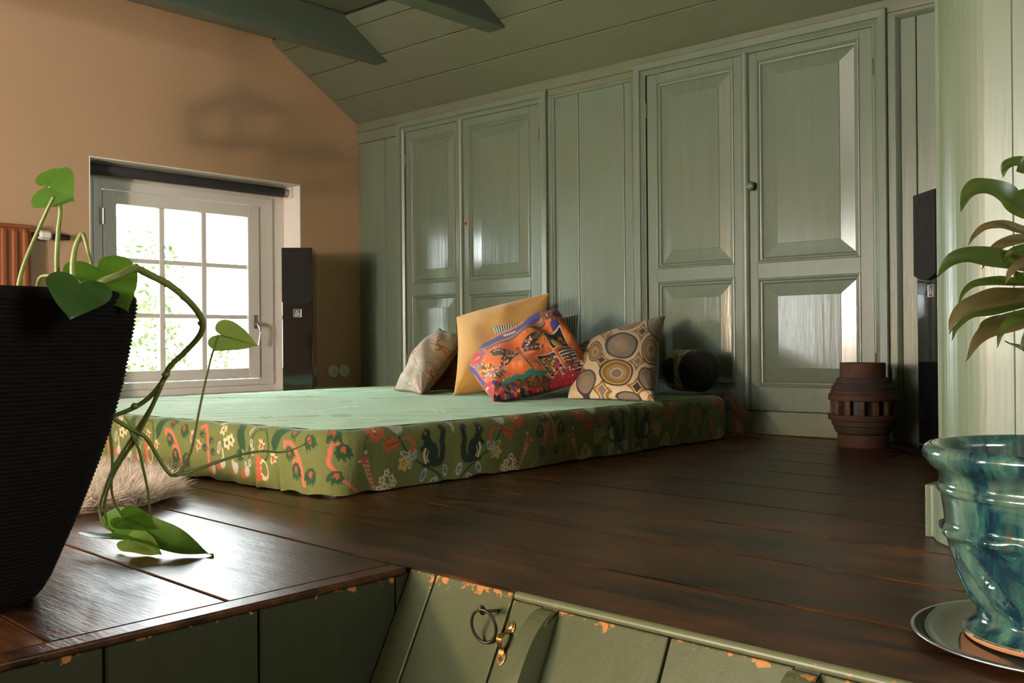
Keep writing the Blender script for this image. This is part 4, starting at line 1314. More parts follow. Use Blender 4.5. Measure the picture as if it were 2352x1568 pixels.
# ------------------------------------------------------------------ cushions
def cushion(name, corners, thick, design, paint, label, mat=None, n=150, pinch=0.07, wrink=0.006, seed=1, corr=None, base=(0.5, 0.5, 0.5), power=0.5, extra=None, dscale=None):
    """corners TL, TR, BR, BL in world space; design: the same corners in print coordinates."""
    rg = np.random.default_rng(seed)
    TL, TR, BR, BL = [np.asarray(c, float) for c in corners]
    u = np.linspace(-1, 1, n)
    u = np.sign(u) * (1 - (1 - abs(u)) ** 1.25)
    Ug, Vg = np.meshgrid(u, u, indexing='ij')
    pu = Ug * (1 - pinch * (1 - Vg ** 2) * abs(Ug) ** 2)
    pv = Vg * (1 - pinch * (1 - Ug ** 2) * abs(Vg) ** 2)
    a, b = (pu + 1) / 2, (pv + 1) / 2
    bil = lambda A, B, C_, D, a, b: (A[None, None] * ((1 - a) * b)[..., None] + B[None, None] * (a * b)[..., None] + C_[None, None] * (a * (1 - b))[..., None] + D[None, None] * ((1 - a) * (1 - b))[..., None])
    P = bil(TL, TR, BR, BL, a, b)
    nn = np.cross(TR - BL, TL - BR)
    nn /= np.linalg.norm(nn)
    if nn @ (EYE - P[n // 2, n // 2]) < 0: nn = -nn
    env = np.clip((1 - Ug ** 2) * (1 - Vg ** 2), 0, 1)
    h = thick * env ** power
    w = np.zeros_like(h)
    for k in range(16):
        an = rg.uniform(0, math.pi); fr = rg.uniform(3, 11); ph = rg.uniform(0, 6.28)
        cu, cv, sg = rg.uniform(-0.9, 0.9), rg.uniform(-0.9, 0.9), rg.uniform(0.35, 0.8)
        w += np.sin(fr * (Ug * math.cos(an) + Vg * math.sin(an)) + ph) * np.exp(-((Ug - cu) ** 2 + (Vg - cv) ** 2) / sg ** 2)
    # creases running in from the corners
    for su in (-1, 1):
        for sv_ in (-1, 1):
            du, dv = Ug - su, Vg - sv_
            an = np.arctan2(dv * sv_, du * su)
            w += 1.2 * np.cos(9 * an) * np.exp(-np.hypot(du, dv) / 0.35)
    front = P + nn * (h + wrink * w * env ** 0.35)[..., None]
    if corr is not None:
        front = front + nn * (corr[0] * np.sin(Ug * corr[1]) * env ** 0.3)[..., None]
    back = P - nn * (h * 0.8)[..., None]
    N = n * n
    V = np.concatenate([front.reshape(-1, 3), back.reshape(-1, 3)])
    if extra is not None:
        V = extra(V)
    I, J = np.meshgrid(np.arange(n - 1), np.arange(n - 1), indexing='ij')
    f1 = np.stack([I * n + J, (I + 1) * n + J, (I + 1) * n + J + 1, I * n + J + 1], -1).reshape(-1, 4)
    F = np.concatenate([f1, f1[:, ::-1] + N])
    rim = np.r_[np.arange(n) * n, ((n - 1) * n + np.arange(1, n)), (np.arange(n - 2, -1, -1) * n + n - 1), np.arange(n - 2, 0, -1)]
    q = np.stack([rim, np.roll(rim, -1), np.roll(rim, -1) + N, rim + N], -1)
    F = np.concatenate([F, q])
    dA, dB, dC, dD = [np.asarray(c, float) for c in design]
    D2_ = bil(dA, dB, dC, dD, (Ug + 1) / 2, (Vg + 1) / 2).reshape(-1, 2)
    if dscale:                    # the print is set on the cloth so that its middle sits centred on the bulge
        mid = P[n // 2, n // 2]
        q0, q1 = [np.array([_r @ (m_ - EYE), -(_u @ (m_ - EYE))]) / (_f @ (m_ - EYE)) * FPX for m_ in (mid, mid + nn * thick)]
        D2_ = D2_ + (env ** 0.75).reshape(-1, 1) * (q1 - q0)[None] * dscale
    p = Print(np.r_[D2_[:, 0], D2_[:, 0]], np.r_[D2_[:, 1], D2_[:, 1]], base)
    if paint: paint(p)
    c = empty(name, tuple(BL * 0.5 + BR * 0.5), label, 'cushion', 'cushions on the mattress')
    cov = make('cover', V, F, mat or M['print'], c, smooth=True, colors=p.C)
    ez = V[:N].reshape(n, n, 3)
    seam = [ez[i, 0] for i in range(0, n, 6)] + [ez[n - 1, j] for j in range(0, n, 6)] + [ez[i, n - 1] for i in range(n - 1, -1, -6)] + [ez[0, j] for j in range(n - 1, -1, -6)]
    return c, seam


def rest(V):
    V[:, 2] = np.maximum(V[:, 2], 0.1935)
    return V


ymid = lambda px, py, Y: at(px, py, 1, Y)
zbot = lambda px, py: at(px, py, 2, 0.192)
c, seam = cushion('scatter_cushion', [ymid(1048, 728, 3.62), ymid(1260, 673, 3.86), ymid(1262, 886, 3.60), zbot(1042, 908)], 0.092, [(0, 1), (1, 1), (1, 0), (0, 0)], None,
                  'large plain mustard-yellow linen cushion leaning on the cupboard', M['yellow'], n=110, wrink=0.0045, seed=3, extra=rest, pinch=0.06)


def paint_tap(p):
    rg = np.random.default_rng(5)
    for k in range(150):
        x, y = rg.uniform(120, 840), rg.uniform(440, 1110)
        col = [S2L(142, 150, 134), S2L(176, 148, 126), S2L(150, 140, 112), S2L(168, 156, 140)][k % 4]
        p.ell(x, y, rg.uniform(20, 60), rg.uniform(12, 34), col, rg.uniform(0, 3), soft=0.8)
    for k in range(70):
        x, y = rg.uniform(130, 830), rg.uniform(450, 1100)
        a = rg.uniform(0, 6.28); L = rg.uniform(25, 60)
        p.curve([(x, y), (x + L * math.cos(a), y + L * math.sin(a)), (x + L * 1.5 * math.cos(a + 0.8), y + L * 1.5 * math.sin(a + 0.8))], 2.6, [S2L(104, 116, 110), S2L(140, 100, 88), S2L(116, 98, 70)][k % 3])
    for (x, y, r) in ((655, 738, 82), (400, 830, 70), (550, 960, 50), (400, 730, 40), (480, 640, 50)):
        p.ell(x, y, r, r * 0.7, S2L(184, 152, 116), -0.3)
        for a in np.linspace(0, 6.28, 8)[:-1]:
            p.curve([(x, y), (x + r * 0.5 * math.cos(a), y + r * 0.35 * math.sin(a + 0.3)), (x + r * 0.85 * math.cos(a + 0.4), y + r * 0.6 * math.sin(a + 0.4))], 3.5, S2L(116, 84, 62))


c, seam = cushion('scatter_cushion', [ymid(1010, 755, 3.77), ymid(1068, 774, 3.62), at(968, 906, 2, 0.195), at(906, 897, 2, 0.192)], 0.085, [(590, 450), (840, 530), (440, 1110), (130, 1050)], paint_tap,
                  'faded beige tapestry cushion with pale flowers, tipped over beside the mustard one', n=150, wrink=0.006, seed=8, base=S2L(146, 136, 114), extra=rest)
MB().tube([np.array([p[0], p[1], max(p[2], 0.1985)]) for p in seam], 0.0042, 6, closed=True).build('piping', simple('brown_piping', (0.12, 0.065, 0.03), 0.8), c)

c, seam = cushion('scatter_cushion', [ymid(1000, 790, 3.95), ymid(1075, 765, 3.90), at(1085, 897, 2, 0.195), at(985, 897, 2, 0.192)], 0.05, [(0, 1), (1, 1), (1, 0), (0, 0)], None,
                  'dark gold cushion mostly hidden between tapestry and mustard cushions', simple('dark_gold_cloth', (0.20, 0.10, 0.02), 0.7, var=0.3, vscale=14, bump=0.4, bscale=60), n=60, seed=4, extra=rest)


def paint_stripe(p):
    for x in np.arange(0, 1.02, 1 / 34):
        p.line([(x, -0.02), (x, 0.5), (x, 1.02)], 0.0075, S2L(186, 196, 186))


c, seam = cushion('scatter_cushion', [ymid(1132, 748, 3.49), ymid(1329, 722, 3.76), ymid(1336, 880, 3.62), ymid(1150, 880, 3.40)], 0.045, [(0, 1), (1, 1), (1, 0), (0, 0)], paint_stripe,
                  'grey ribbed cushion tucked behind the dragonfly cushion', n=190, corr=(0.0035, 107), wrink=0.003, seed=6, base=S2L(96, 110, 108), extra=rest)


def paint_fly(p):
    rg = np.random.default_rng(11)
    O1, O2, BLU, BLK2, RED, PNK, TEAL, YEL, WHT, GRN = S2L(214, 104, 36), S2L(232, 132, 62), S2L(66, 58, 132), S2L(28, 26, 34), S2L(176, 36, 58), S2L(214, 110, 120), S2L(36, 118, 108), S2L(226, 178, 50), S2L(226, 212, 190), S2L(58, 112, 52)
    for k in range(120):
        p.ell(rg.uniform(900, 2000), rg.uniform(300, 1050), rg.uniform(10, 36), rg.uniform(10, 30), O2, rg.uniform(0, 3), soft=0.6)
    # violet border and chain band along the upper edge
    p.poly([(820, 760), (1790, 200), (1860, 330), (1770, 400), (1700, 330), (1090, 640), (900, 800)], BLU)
    p.poly([(1060, 650), (1420, 470), (1680, 360), (1690, 395), (1440, 510), (1085, 680)], S2L(92, 72, 66))
    for t in np.linspace(0, 1, 34):
        x, y = 1075 + t * 600, 662 - t * 290
        p.ell(x, y, 12, 9, S2L(170, 140, 120), -0.45); p.ell(x, y, 6, 4, BLU * 0.5, -0.45)
    p.line([(1270, 522), (1375, 482)], 9, WHT); p.line([(1275, 521), (1370, 484)], 4, S2L(150, 130, 110))
    # eye at the top corner
    p.poly([(1600, 310), (1760, 210), (1800, 300), (1810, 380), (1700, 380)], S2L(140, 62, 40))
    for k in range(36):
        p.ell(rg.uniform(1620, 1800), rg.uniform(230, 380), 12, 8, [RED, S2L(180, 96, 52), GRN, S2L(90, 40, 30)][k % 4], rg.uniform(0, 3))
    p.ell(1735, 347, 48, 27, S2L(34, 26, 30)); p.ell(1735, 347, 36, 18, S2L(206, 140, 84)); p.ell(1735, 347, 15, 15, BLK2)
    p.poly([(1735, 400), (1820, 390), (1860, 450), (1760, 450)], BLU)
    # left corner patch
    p.poly([(850, 770), (1060, 650), (1090, 740), (1000, 940)], S2L(150, 120, 110))
    for k in range(120):
        p.ell(rg.uniform(860, 1080), rg.uniform(680, 920), 7, 5, [WHT, PNK, RED, BLU][k % 4], rg.uniform(0, 3))
    p.ell(990, 785, 82, 58, S2L(196, 54, 56), -0.9)
    for k in range(3):
        p.line([(985 + k * 16, 800 - k * 10), (992 + k * 16, 775 - k * 10)], 3, WHT)
    p.line([(840, 780), (1000, 945), (1080, 1060)], 16, BLU)
    # dragonfly
    for (x, y, a, L) in ((1270, 700, -0.12, 140), (1300, 760, 0.85 + math.pi * 0 - 1.7, 95), (1545, 565, -0.45, 120), (1560, 640, -0.12, 110)):
        p.ell(x, y, L, 40, BLK2, a)
        for k in range(26):
            t, s = rg.uniform(-0.8, 0.8), rg.uniform(-0.6, 0.6)
            p.ell(x + L * t * math.cos(a) - 36 * s * math.sin(a), y + L * t * math.sin(a) + 36 * s * math.cos(a), 11, 8, [PNK, RED, YEL, GRN, WHT, PNK][k % 6], rg.uniform(0, 3))
    p.ell(1195, 735, 45, 22, S2L(40, 74, 44), -0.3); p.ell(1620, 540, 38, 20, S2L(46, 84, 46), -0.5)
    p.curve([(1415, 660), (1450, 720), (1500, 800), (1560, 885)], 13, BLK2)
    for t in np.linspace(0.05, 1, 13):
        p.ell(1420 + 140 * t, 672 + 210 * t, 10, 5, YEL, 0.6)
    p.ell(1410, 655, 24, 20, RED); p.ell(1395, 620, 20, 16, S2L(90, 90, 60))

    def patch(q, back, n_, cols, r=(12, 9)):
        p.poly(q, WHT)
        q = np.array(q, float); m = q.mean(0)
        qi = m + (q - m) * 0.92
        p.poly(qi, back)
        for k in range(n_):
            a_, b_ = rg.uniform(0.08, 0.92), rg.uniform(0.08, 0.92)
            xy = qi[0] * (1 - a_) * (1 - b_) + qi[1] * a_ * (1 - b_) + qi[2] * a_ * b_ + qi[3] * (1 - a_) * b_
            p.ell(xy[0], xy[1], rg.uniform(0.6, 1.4) * r[0], rg.uniform(0.6, 1.4) * r[1], cols[k % len(cols)], rg.uniform(0, 3))
    patch([(1655, 490), (1850, 440), (1945, 630), (1765, 680)], BLK2, 60, [S2L(80, 74, 70), BLK2, S2L(110, 100, 90)])
    p.ell(1810, 610, 62, 40, YEL, 0.7); p.ell(1835, 545, 30, 24, S2L(206, 70, 60)); p.ell(1875, 580, 24, 20, PNK); p.ell(1830, 520, 20, 16, S2L(214, 120, 60))
    patch([(1580, 740), (1780, 690), (1900, 890), (1740, 950)], BLK2, 150, [RED, YEL, GRN, PNK, WHT, BLU, S2L(212, 110, 50)])
    p.ell(1800, 800, 26, 22, RED); p.ell(1720, 780, 18, 18, GRN)
    p.poly([(1820, 700), (1960, 650), (2120, 820), (1960, 920)], WHT)
    for k in range(8):
        x = 1830 + k * 20; y = 700 + k * 27
        p.line([(x, y), (x + 125, y - 40)], 8, BLK2)
    for k in range(40):
        p.ell(rg.uniform(1900, 2060), rg.uniform(740, 870), 14, 11, [S2L(88, 46, 30), S2L(150, 90, 60), RED, PNK][k % 4])
    # lower part: teal wave, brown lace, crimson
    p.poly([(1740, 960), (1960, 925), (2140, 820), (2260, 860), (2200, 960), (1880, 1150), (1150, 1200), (1060, 1050), (1250, 1010), (1600, 940)], RED)
    for k in range(70):
        x, y = rg.uniform(1750, 2200), rg.uniform(880, 1060)
        p.ell(x, y, 22, 16, S2L(196, 50, 74), rg.uniform(0, 3)); p.ell(x, y, 14, 9, RED, rg.uniform(0, 3))
    p.poly([(1230, 990), (1420, 935), (1600, 905), (1740, 960), (1700, 1020), (1400, 1060), (1260, 1050)], S2L(92, 54, 26))
    for k in range(60):
        p.ell(rg.uniform(1300, 1700), rg.uniform(950, 1040), 13, 9, [S2L(140, 90, 36), S2L(60, 34, 20)][k % 2], rg.uniform(0, 3))
    p.curve([(1250, 1005), (1330, 985), (1380, 945), (1450, 955), (1520, 915), (1600, 925), (1680, 900)], 22, TEAL)
    for k in range(150):
        x, y = rg.uniform(1080, 1900), rg.uniform(1040, 1180)
        p.ell(x, y, rg.uniform(10, 34), rg.uniform(8, 18), [RED, YEL, GRN, BLK2, PNK, BLU, S2L(206, 60, 70)][k % 7], rg.uniform(0, 3))
    for k in range(90):
        x, y = rg.uniform(1050, 1260), rg.uniform(830, 1000)
        p.ell(x, y, rg.uniform(8, 22), rg.uniform(6, 14), [S2L(170, 130, 130), S2L(120, 64, 36), YEL, GRN, BLU, WHT][k % 6], rg.uniform(0, 3))


def sag(V):
    return rest(V)


c, seam = cushion('scatter_cushion', [ymid(1064, 829, 3.42), ymid(1279, 706, 3.62), ymid(1368, 864, 3.36), at(1134, 922, 2, 0.196)], 0.090, [(835, 765), (1790, 215), (2210, 880), (1140, 1165)], paint_fly,
                  'orange and crimson patchwork cushion printed with a dragonfly', n=260, wrink=0.010, seed=12, base=S2L(214, 104, 36), extra=sag, power=0.45, pinch=0.0, dscale=4.523)
q_ = dep(1353, 853, 4.22)


def paint_retro(p):
    CR, OC, TA, BR_, LT = S2L(206, 184, 150), S2L(146, 104, 34), S2L(132, 116, 100), S2L(62, 50, 46), S2L(160, 132, 96)

    def disc(x, y, rx, ry, kind, rot=0.0):
        p.ell(x, y, rx * 1.12, ry * 1.12, BR_, rot, 0.04, 0.012)
        if kind == 'T':
            p.ell(x, y, rx * 0.96, ry * 0.96, TA, rot, 0.04, 0.01)
            p.ell(x, y, rx * 0.46, ry * 0.46, LT, rot, 0.06, 0.02); p.ell(x, y, rx * 0.42, ry * 0.42, S2L(146, 124, 100), rot, 0.06, 0.02)
        else:
            p.ell(x, y, rx * 0.98, ry * 0.98, CR, rot, 0.04, 0.01)
            p.ell(x, y, rx * 0.92, ry * 0.92, OC, rot, 0.04, 0.012)
            p.ell(x, y, rx * 0.66, ry * 0.66, LT, rot, 0.05, 0.012)
            p.ell(x, y, rx * 0.42, ry * 0.42, CR, rot, 0.06, 0.02)
            p.ell(x, y, rx * 0.34, ry * 0.34, TA, rot, 0.06, 0.02)

    def dia(x, y, r, col, rot=0.0, sq=1.0):
        for s, cc in ((1.0, OC), (0.56, CR), (0.44, col)):
            pts = []
            for k in range(4):
                a = rot + k * math.pi / 2
                pts.append((x + r * s * math.cos(a), y + r * s * sq * math.sin(a)))
                b = a + math.pi / 4
                rr = r * s * (0.50 if s == 1.0 else 0.66)
                pts.append((x + rr * math.cos(b), y + rr * sq * math.sin(b)))
            p.poly(pts, cc)
    for (x, y, r, cl) in ((1065, 350, 120, BR_), (1010, 690, 120, TA), (600, 655, 110, BR_), (1005, 985, 125, BR_), (690, 385, 110, TA), (610, 1020, 125, TA), (430, 560, 80, BR_), (330, 760, 100, TA), (1290, 480, 90, TA), (1240, 800, 90, BR_)):
        dia(x, y, r, cl, 0.15)
    disc(825, 490, 172, 130, 'T', 0.1); disc(772, 815, 172, 150, 'O'); disc(1180, 580, 105, 150, 'O'); disc(530, 560, 62, 105, 'O', 0.35)
    disc(945, 225, 150, 62, 'O', -0.45); disc(1245, 270, 112, 170, 'T', -0.2); disc(430, 915, 105, 130, 'T', 0.3); disc(1120, 890, 85, 110, 'T', -0.4)
    disc(890, 1100, 150, 62, 'T'); disc(400, 470, 70, 40, 'T', -0.4); disc(360, 660, 60, 100, 'O', 0.3); disc(1180, 1100, 70, 60, 'O')


c, seam = cushion('scatter_cushion', [ymid(1326, 800, 3.66), ymid(1528, 726, 3.90), at(1503, 921, 2, 0.194), at(1304, 914, 2, 0.194)], 0.085, [(345, 490), (1310, 130), (1180, 1075), (200, 1045)], paint_retro,
                  'retro cushion with taupe and ochre rings on cream', n=230, wrink=0.004, seed=21, base=S2L(206, 184, 150), extra=rest, power=0.42, dscale=4.9)

# black and silver bolster
bc = np.array([-2.385, 3.905, 0.2885])
bax = np.array([0.93, -0.36, 0.0]); bax /= np.linalg.norm(bax)
bs = empty('bolster_cushion', (bc[0], bc[1], 0.19), 'round black bolster cushion with silver patterned middle, at the far end', 'cushion', 'cushions on the mattress')
bz = np.array([0, 0, 1.0]); bside = np.cross(bz, bax)
hs = np.linspace(-0.12, 0.135, 60)
vs, uu = [], []
na = 90
for h in hs:
    t = (h + 0.12) / 0.255
    r = 0.094 * min(1, (1 - max(0, (abs(t - 0.5) - 0.30) / 0.20) ** 2.2)) ** 0.5 if abs(t - 0.5) < 0.499 else 0.006
    for i in range(na):
        a = 2 * math.pi * i / na
        vs.append(bc + bax * h + (bside * math.cos(a) + bz * math.sin(a)) * r); uu.append((h, ((a + math.pi) % (2 * math.pi) - math.pi) * 0.094))
I, J = np.meshgrid(np.arange(len(hs) - 1), np.arange(na), indexing='ij'); J2 = (J + 1) % na
fq = np.stack([I * na + J, I * na + J2, (I + 1) * na + J2, (I + 1) * na + J], -1).reshape(-1, 4)
uu = np.array(uu)
p = Print(uu[:, 0], uu[:, 1], (0.006, 0.006, 0.006))
sel = (uu[:, 0] > -0.075) & (uu[:, 0] < 0.045)
sp = RNG.uniform(0, 1, len(uu))
p.C[sel] = np.where(sp[sel][:, None] > 0.45, S2L(215, 205, 188)[None], S2L(90, 84, 74)[None])
for vv in (-0.147, 0.147, 0.0):
    p.ell(-0.03, vv * 2, 0.048, 0.066, S2L(120, 112, 100)); p.ell(-0.03, vv * 2, 0.040, 0.058, (0.004, 0.004, 0.004))
side_ang = math.atan2(0, np.dot(bside, EYE - bc))
p.ell(-0.045, math.copysign(0.0, 1) if np.dot(bside, EYE - bc) > 0 else math.pi * 0.094, 0.042, 0.062, (0.004, 0.004, 0.004))
make('cover', vs, fq, M['print'], bs, smooth=True, colors=p.C)
tocam = (EYE - bc); tocam /= np.linalg.norm(tocam)
bt = bc + bax * 0.088 + (tocam - bax * (tocam @ bax)) / np.linalg.norm(tocam - bax * (tocam @ bax)) * 0.078
MB().lathe([(0.002, -0.004), (0.011, -0.002), (0.012, 0.003), (0.007, 0.008), (0.002, 0.010)], bt, 8, axis=tocam + bax * 0.5).build('button', M['steel'], bs)

# ------------------------------------------------------------------ sheepskin
RGC = np.array([-2.90, 1.245])
sk_ = empty('sheepskin_rug', (RGC[0], RGC[1], 0.0), 'fluffy cream sheepskin on the floor beside the mattress', 'rug')
ell = lambda a: (abs(math.cos(a)) ** 0.8 * math.copysign(0.46, math.cos(a)), abs(math.sin(a)) ** 0.8 * math.copysign(0.265, math.sin(a)))
MB().prism([(RGC[0] + ell(a)[0] * 0.95, RGC[1] + ell(a)[1] * 0.95) for a in np.linspace(0, 2 * math.pi, 41)[:-1]], 0.0, 0.012).build('hide', simple('sheep_hide', (0.45, 0.34, 0.24), 0.9), sk_)
m_, nt_, p_, out_ = new_mat('fleece')
g_ = G(nt_)
p_.inputs['Roughness'].default_value = 0.6
p_.inputs['Sheen Weight'].default_value = 0.3
g_.link(g_.mix(g_.noise(g_.coord(), 22, 3), (0.70, 0.55, 0.40), (0.92, 0.84, 0.74)), p_.inputs['Base Color'])
_t = g_.n('ShaderNodeBsdfTranslucent'); _t.inputs[0].default_value = (0.9, 0.8, 0.68, 1)
_m = g_.n('ShaderNodeMixShader'); _m.inputs[0].default_value = 0.35
g_.link(p_.outputs[0], _m.inputs[1]); g_.link(_t.outputs[0], _m.inputs[2]); g_.link(_m.outputs[0], out_.inputs['Surface'])
NF = 30000
ang = RNG.uniform(0, 2 * math.pi, NF); rad = np.sqrt(RNG.uniform(0, 1, NF))
ex = np.abs(np.cos(ang)) ** 0.8 * np.sign(np.cos(ang)) * 0.46; ey = np.abs(np.sin(ang)) ** 0.8 * np.sign(np.sin(ang)) * 0.265
B0 = np.stack([RGC[0] + ex * rad, RGC[1] + ey * rad, np.full(NF, 0.008)], -1)
cid = (np.floor(B0[:, 0] / 0.035) * 92821 + np.floor(B0[:, 1] / 0.035) * 68917).astype(np.int64)
ck = lambda s: ((np.sin(cid * 12.9898 + s) * 43758.5453) % 1.0) - 0.5
D = np.stack([ex * 0.9 * rad ** 2 + ck(1.0) * 0.9, ey * 1.4 * rad ** 2 + ck(2.0) * 0.9, np.full(NF, 0.95) - 0.45 * rad ** 3], -1) + RNG.normal(0, 0.16, (NF, 3))
D /= np.linalg.norm(D, axis=1)[:, None]
LN_ = (0.068 + 0.03 * ck(3.0) + RNG.normal(0, 0.008, NF))[:, None]
bend = np.stack([ck(4.0) * 1.5 + ex * 1.2, ck(5.0) * 1.5 + ey * 1.2, -0.5 + 0 * ex], -1) + RNG.normal(0, 0.2, (NF, 3))
P1 = B0 + D * LN_ * 0.55
P2 = P1 + (D + bend * 0.55) / np.linalg.norm(D + bend * 0.55, axis=1)[:, None] * LN_ * 0.5
P2[:, 2] = np.maximum(P2[:, 2], 0.004)
wv = np.cross(D, RNG.normal(0, 1, (NF, 3))); wv /= np.linalg.norm(wv, axis=1)[:, None]
wv *= 0.0007
VV = np.stack([B0 - wv, B0 + wv, P1 + wv, P1 - wv, P2 + wv * 0.25, P2 - wv * 0.25], 1).reshape(-1, 3)
b6 = np.arange(NF)[:, None] * 6
FF = np.concatenate([b6 + np.array([[0, 1, 2, 3]]), b6 + np.array([[3, 2, 4, 5]])])
tag(make('fleece', VV, FF, m_, sk_), kind='stuff')

# ------------------------------------------------------------------ dark woven planter with trailing philodendron
PD = 1.64
PC = dep(-90, 1385, PD); PC[2] = 0.0
pl = empty('potted_philodendron', tuple(PC), 'trailing philodendron in a tall dark woven planter', 'potted plant')


def rope_mat():
    m, nt, p, out = new_mat('dark_woven_rope')
    g = G(nt)
    v = g.coord('Object', (1, 1, 1))
    n1 = g.noise(g.coord('Object', (30, 30, 160)), 1.0, 4, 0.7)
    g.link(g.mix(n1, (0.003, 0.0025, 0.0023), (0.014, 0.010, 0.008)), p.inputs['Base Color'])
    p.inputs['Roughness'].default_value = 0.9
    p.inputs['Specular IOR Level'].default_value = 0.12
    g.link(g.bump(n1, 0.7, 0.004), p.inputs['Normal'])
    return m


M['rope'] = rope_mat()
PRF = [(0.106, 0.0), (0.121, 0.012), (0.136, 0.036), (0.183, 0.143), (0.2115, 0.2185), (0.231, 0.276), (0.252, 0.358), (0.267, 0.44), (0.2735, 0.490)]
zz_ = np.linspace(0, 0.494, 560)
rr_ = np.interp(zz_, [q[1] for q in PRF], [q[0] for q in PRF])
out_p = [(r + 0.0016 * math.sin(z * 2 * math.pi / 0.0068), z) for r, z in zip(rr_, zz_)]
out_p += [(0.2735, 0.499), (0.2720, 0.504), (0.2685, 0.5085), (0.2635, 0.5105), (0.2585, 0.509), (0.255, 0.503), (0.252, 0.43)]
hf = lambda r, h, a: r + 0.0008 * math.sin(a * 150 + h * 900) + 0.0015 * math.sin(a * 3 + h * 9)
MB().lathe(out_p, PC, 110, rfun=hf, cap=False).build('planter', M['rope'], pl, smooth=True)
MB().lathe([(0.11, 0.001), (0.11, 0.004)], PC, 40).build('planter_base', M['rope'], pl)
MB().lathe([(0.252, 0.44), (0.252, 0.478)], PC, 40).build('soil', M['soil'], pl)


def stem(pts, r0, r1, name='petiole', mat='petiole', parent=pl, per=6):
    c = catmull([dep(*q) if len(q) == 3 else q for q in pts], per)
    MB().tube(c, list(np.linspace(r0, r1, len(c))), 8).build(name, M[mat], parent, smooth=True)
    return c


HEART = [(0.03, 0.0), (-0.10, 0.07), (-0.17, 0.20), (-0.16, 0.36), (-0.06, 0.47), (0.10, 0.52), (0.28, 0.49), (0.47, 0.40), (0.64, 0.29), (0.79, 0.17), (0.90, 0.07), (1.0, 0.0)]


def heart_leaf(base, tip, normal, wid=1.0, fold=0.12, droop=0.08, wave=0.02, mat='leaf', parent=pl, curl=0.0, name='leaf'):
    base, tip, nrm_ = [np.asarray(t, float) for t in (base, tip, normal)]
    ax = tip - base; L = np.linalg.norm(ax); ax /= L
    nrm_ = nrm_ - ax * (nrm_ @ ax); nrm_ /= np.linalg.norm(nrm_)
    sd = np.cross(nrm_, ax)
    ol = [p[:2] for p in catmull([(a, b, 0) for a, b in HEART], 4)]
    K = 7
    vs, fs = [], []
    for s in (1, -1):
        o0 = len(vs)
        for (t, w) in ol:
            tm = max(t, 0.0) if t > 0.1 else 0.03 + max(0, t - 0.03) * 0.5
            for k in range(K + 1):
                f = k / K
                tt = tm + (t - tm) * f; ww = w * f * wid
                z = fold * ww + wave * math.sin(9 * tt + 2.0 * s) * f - droop * max(tt, 0) ** 2 - droop * 0.5 * ww ** 2 * 2
                wl_ = ww
                if curl:
                    z += curl * ww * ww * 2.0; wl_ = ww * (1 - curl * ww * 0.5)
                vs.append(base + ax * (tt * L) + sd * (s * wl_ * L) + nrm_ * (z * L))
        m = len(ol)
        for i in range(m - 1):
            for k in range(K):
                q = (o0 + i * (K + 1) + k, o0 + i * (K + 1) + k + 1, o0 + (i + 1) * (K + 1) + k + 1, o0 + (i + 1) * (K + 1) + k)
                fs.append(q if s > 0 else q[::-1])
    o = MB().add(vs, fs).build(name, M[mat], parent, smooth=True)
    mr = [base + ax * (t * L) + nrm_ * (-droop * t * t * L - 0.002) for t in np.linspace(0.02, 0.95, 8)]
    MB().tube(mr, list(np.linspace(0.0016, 0.0005, 8)), 5).build('midrib', M['petiole'], o)
    return o


TC = lambda q: (EYE - np.asarray(q)) / np.linalg.norm(EYE - np.asarray(q))
# upright petioles with the top leaf pair
stem([(38, 712, 1.62), (44, 650, 1.62), (58, 600, 1.62), (85, 535, 1.62), (112, 475, 1.61), (124, 452, 1.60)], 0.0042, 0.0026)
stem([(133, 712, 1.66), (132, 650, 1.66), (131, 590, 1.66), (134, 530, 1.66), (139, 480, 1.66), (132, 450, 1.65), (113, 428, 1.64)], 0.0050, 0.0028)
b_ = dep(113, 428, 1.64)
heart_leaf(b_, dep(166, 460, 1.61), TC(b_) * 1.0 + np.array([0, 0, 0.15]), 1.28, 0.05, 0.05, parent=pl)
heart_leaf(dep(104, 425, 1.65), dep(153, 381, 1.66), TC(b_) * 0.9 + np.array([-0.1, -0.1, 0.3]), 0.72, 0.35, 0.12)
# arched shoot
stem([(168, 712, 1.60), (168, 640, 1.60), (168, 600, 1.60), (175, 562, 1.60), (188, 537, 1.60), (196, 552, 1.60), (203, 580, 1.60), (212, 606, 1.61)], 0.0060, 0.0022, 'shoot')
# rim leaves
b1 = dep(185, 650, 1.44)
heart_leaf(b1, dep(162, 728, 1.40), TC(b1) + np.array([0.15, 0, 0.2]), 1.35, 0.06, 0.10, mat='leaf_shaded')
b2 = dep(222, 612, 1.66)
heart_leaf(b2, dep(296, 700, 1.60), TC(b2) * 0.8 + np.array([-0.2, 0.2, 0.6]), 0.95, 0.10, 0.12)
stem([(84, 712, 1.64), (90, 640, 1.62), (130, 634, 1.58), (165, 636, 1.52), (185, 650, 1.45)], 0.0030, 0.0022)
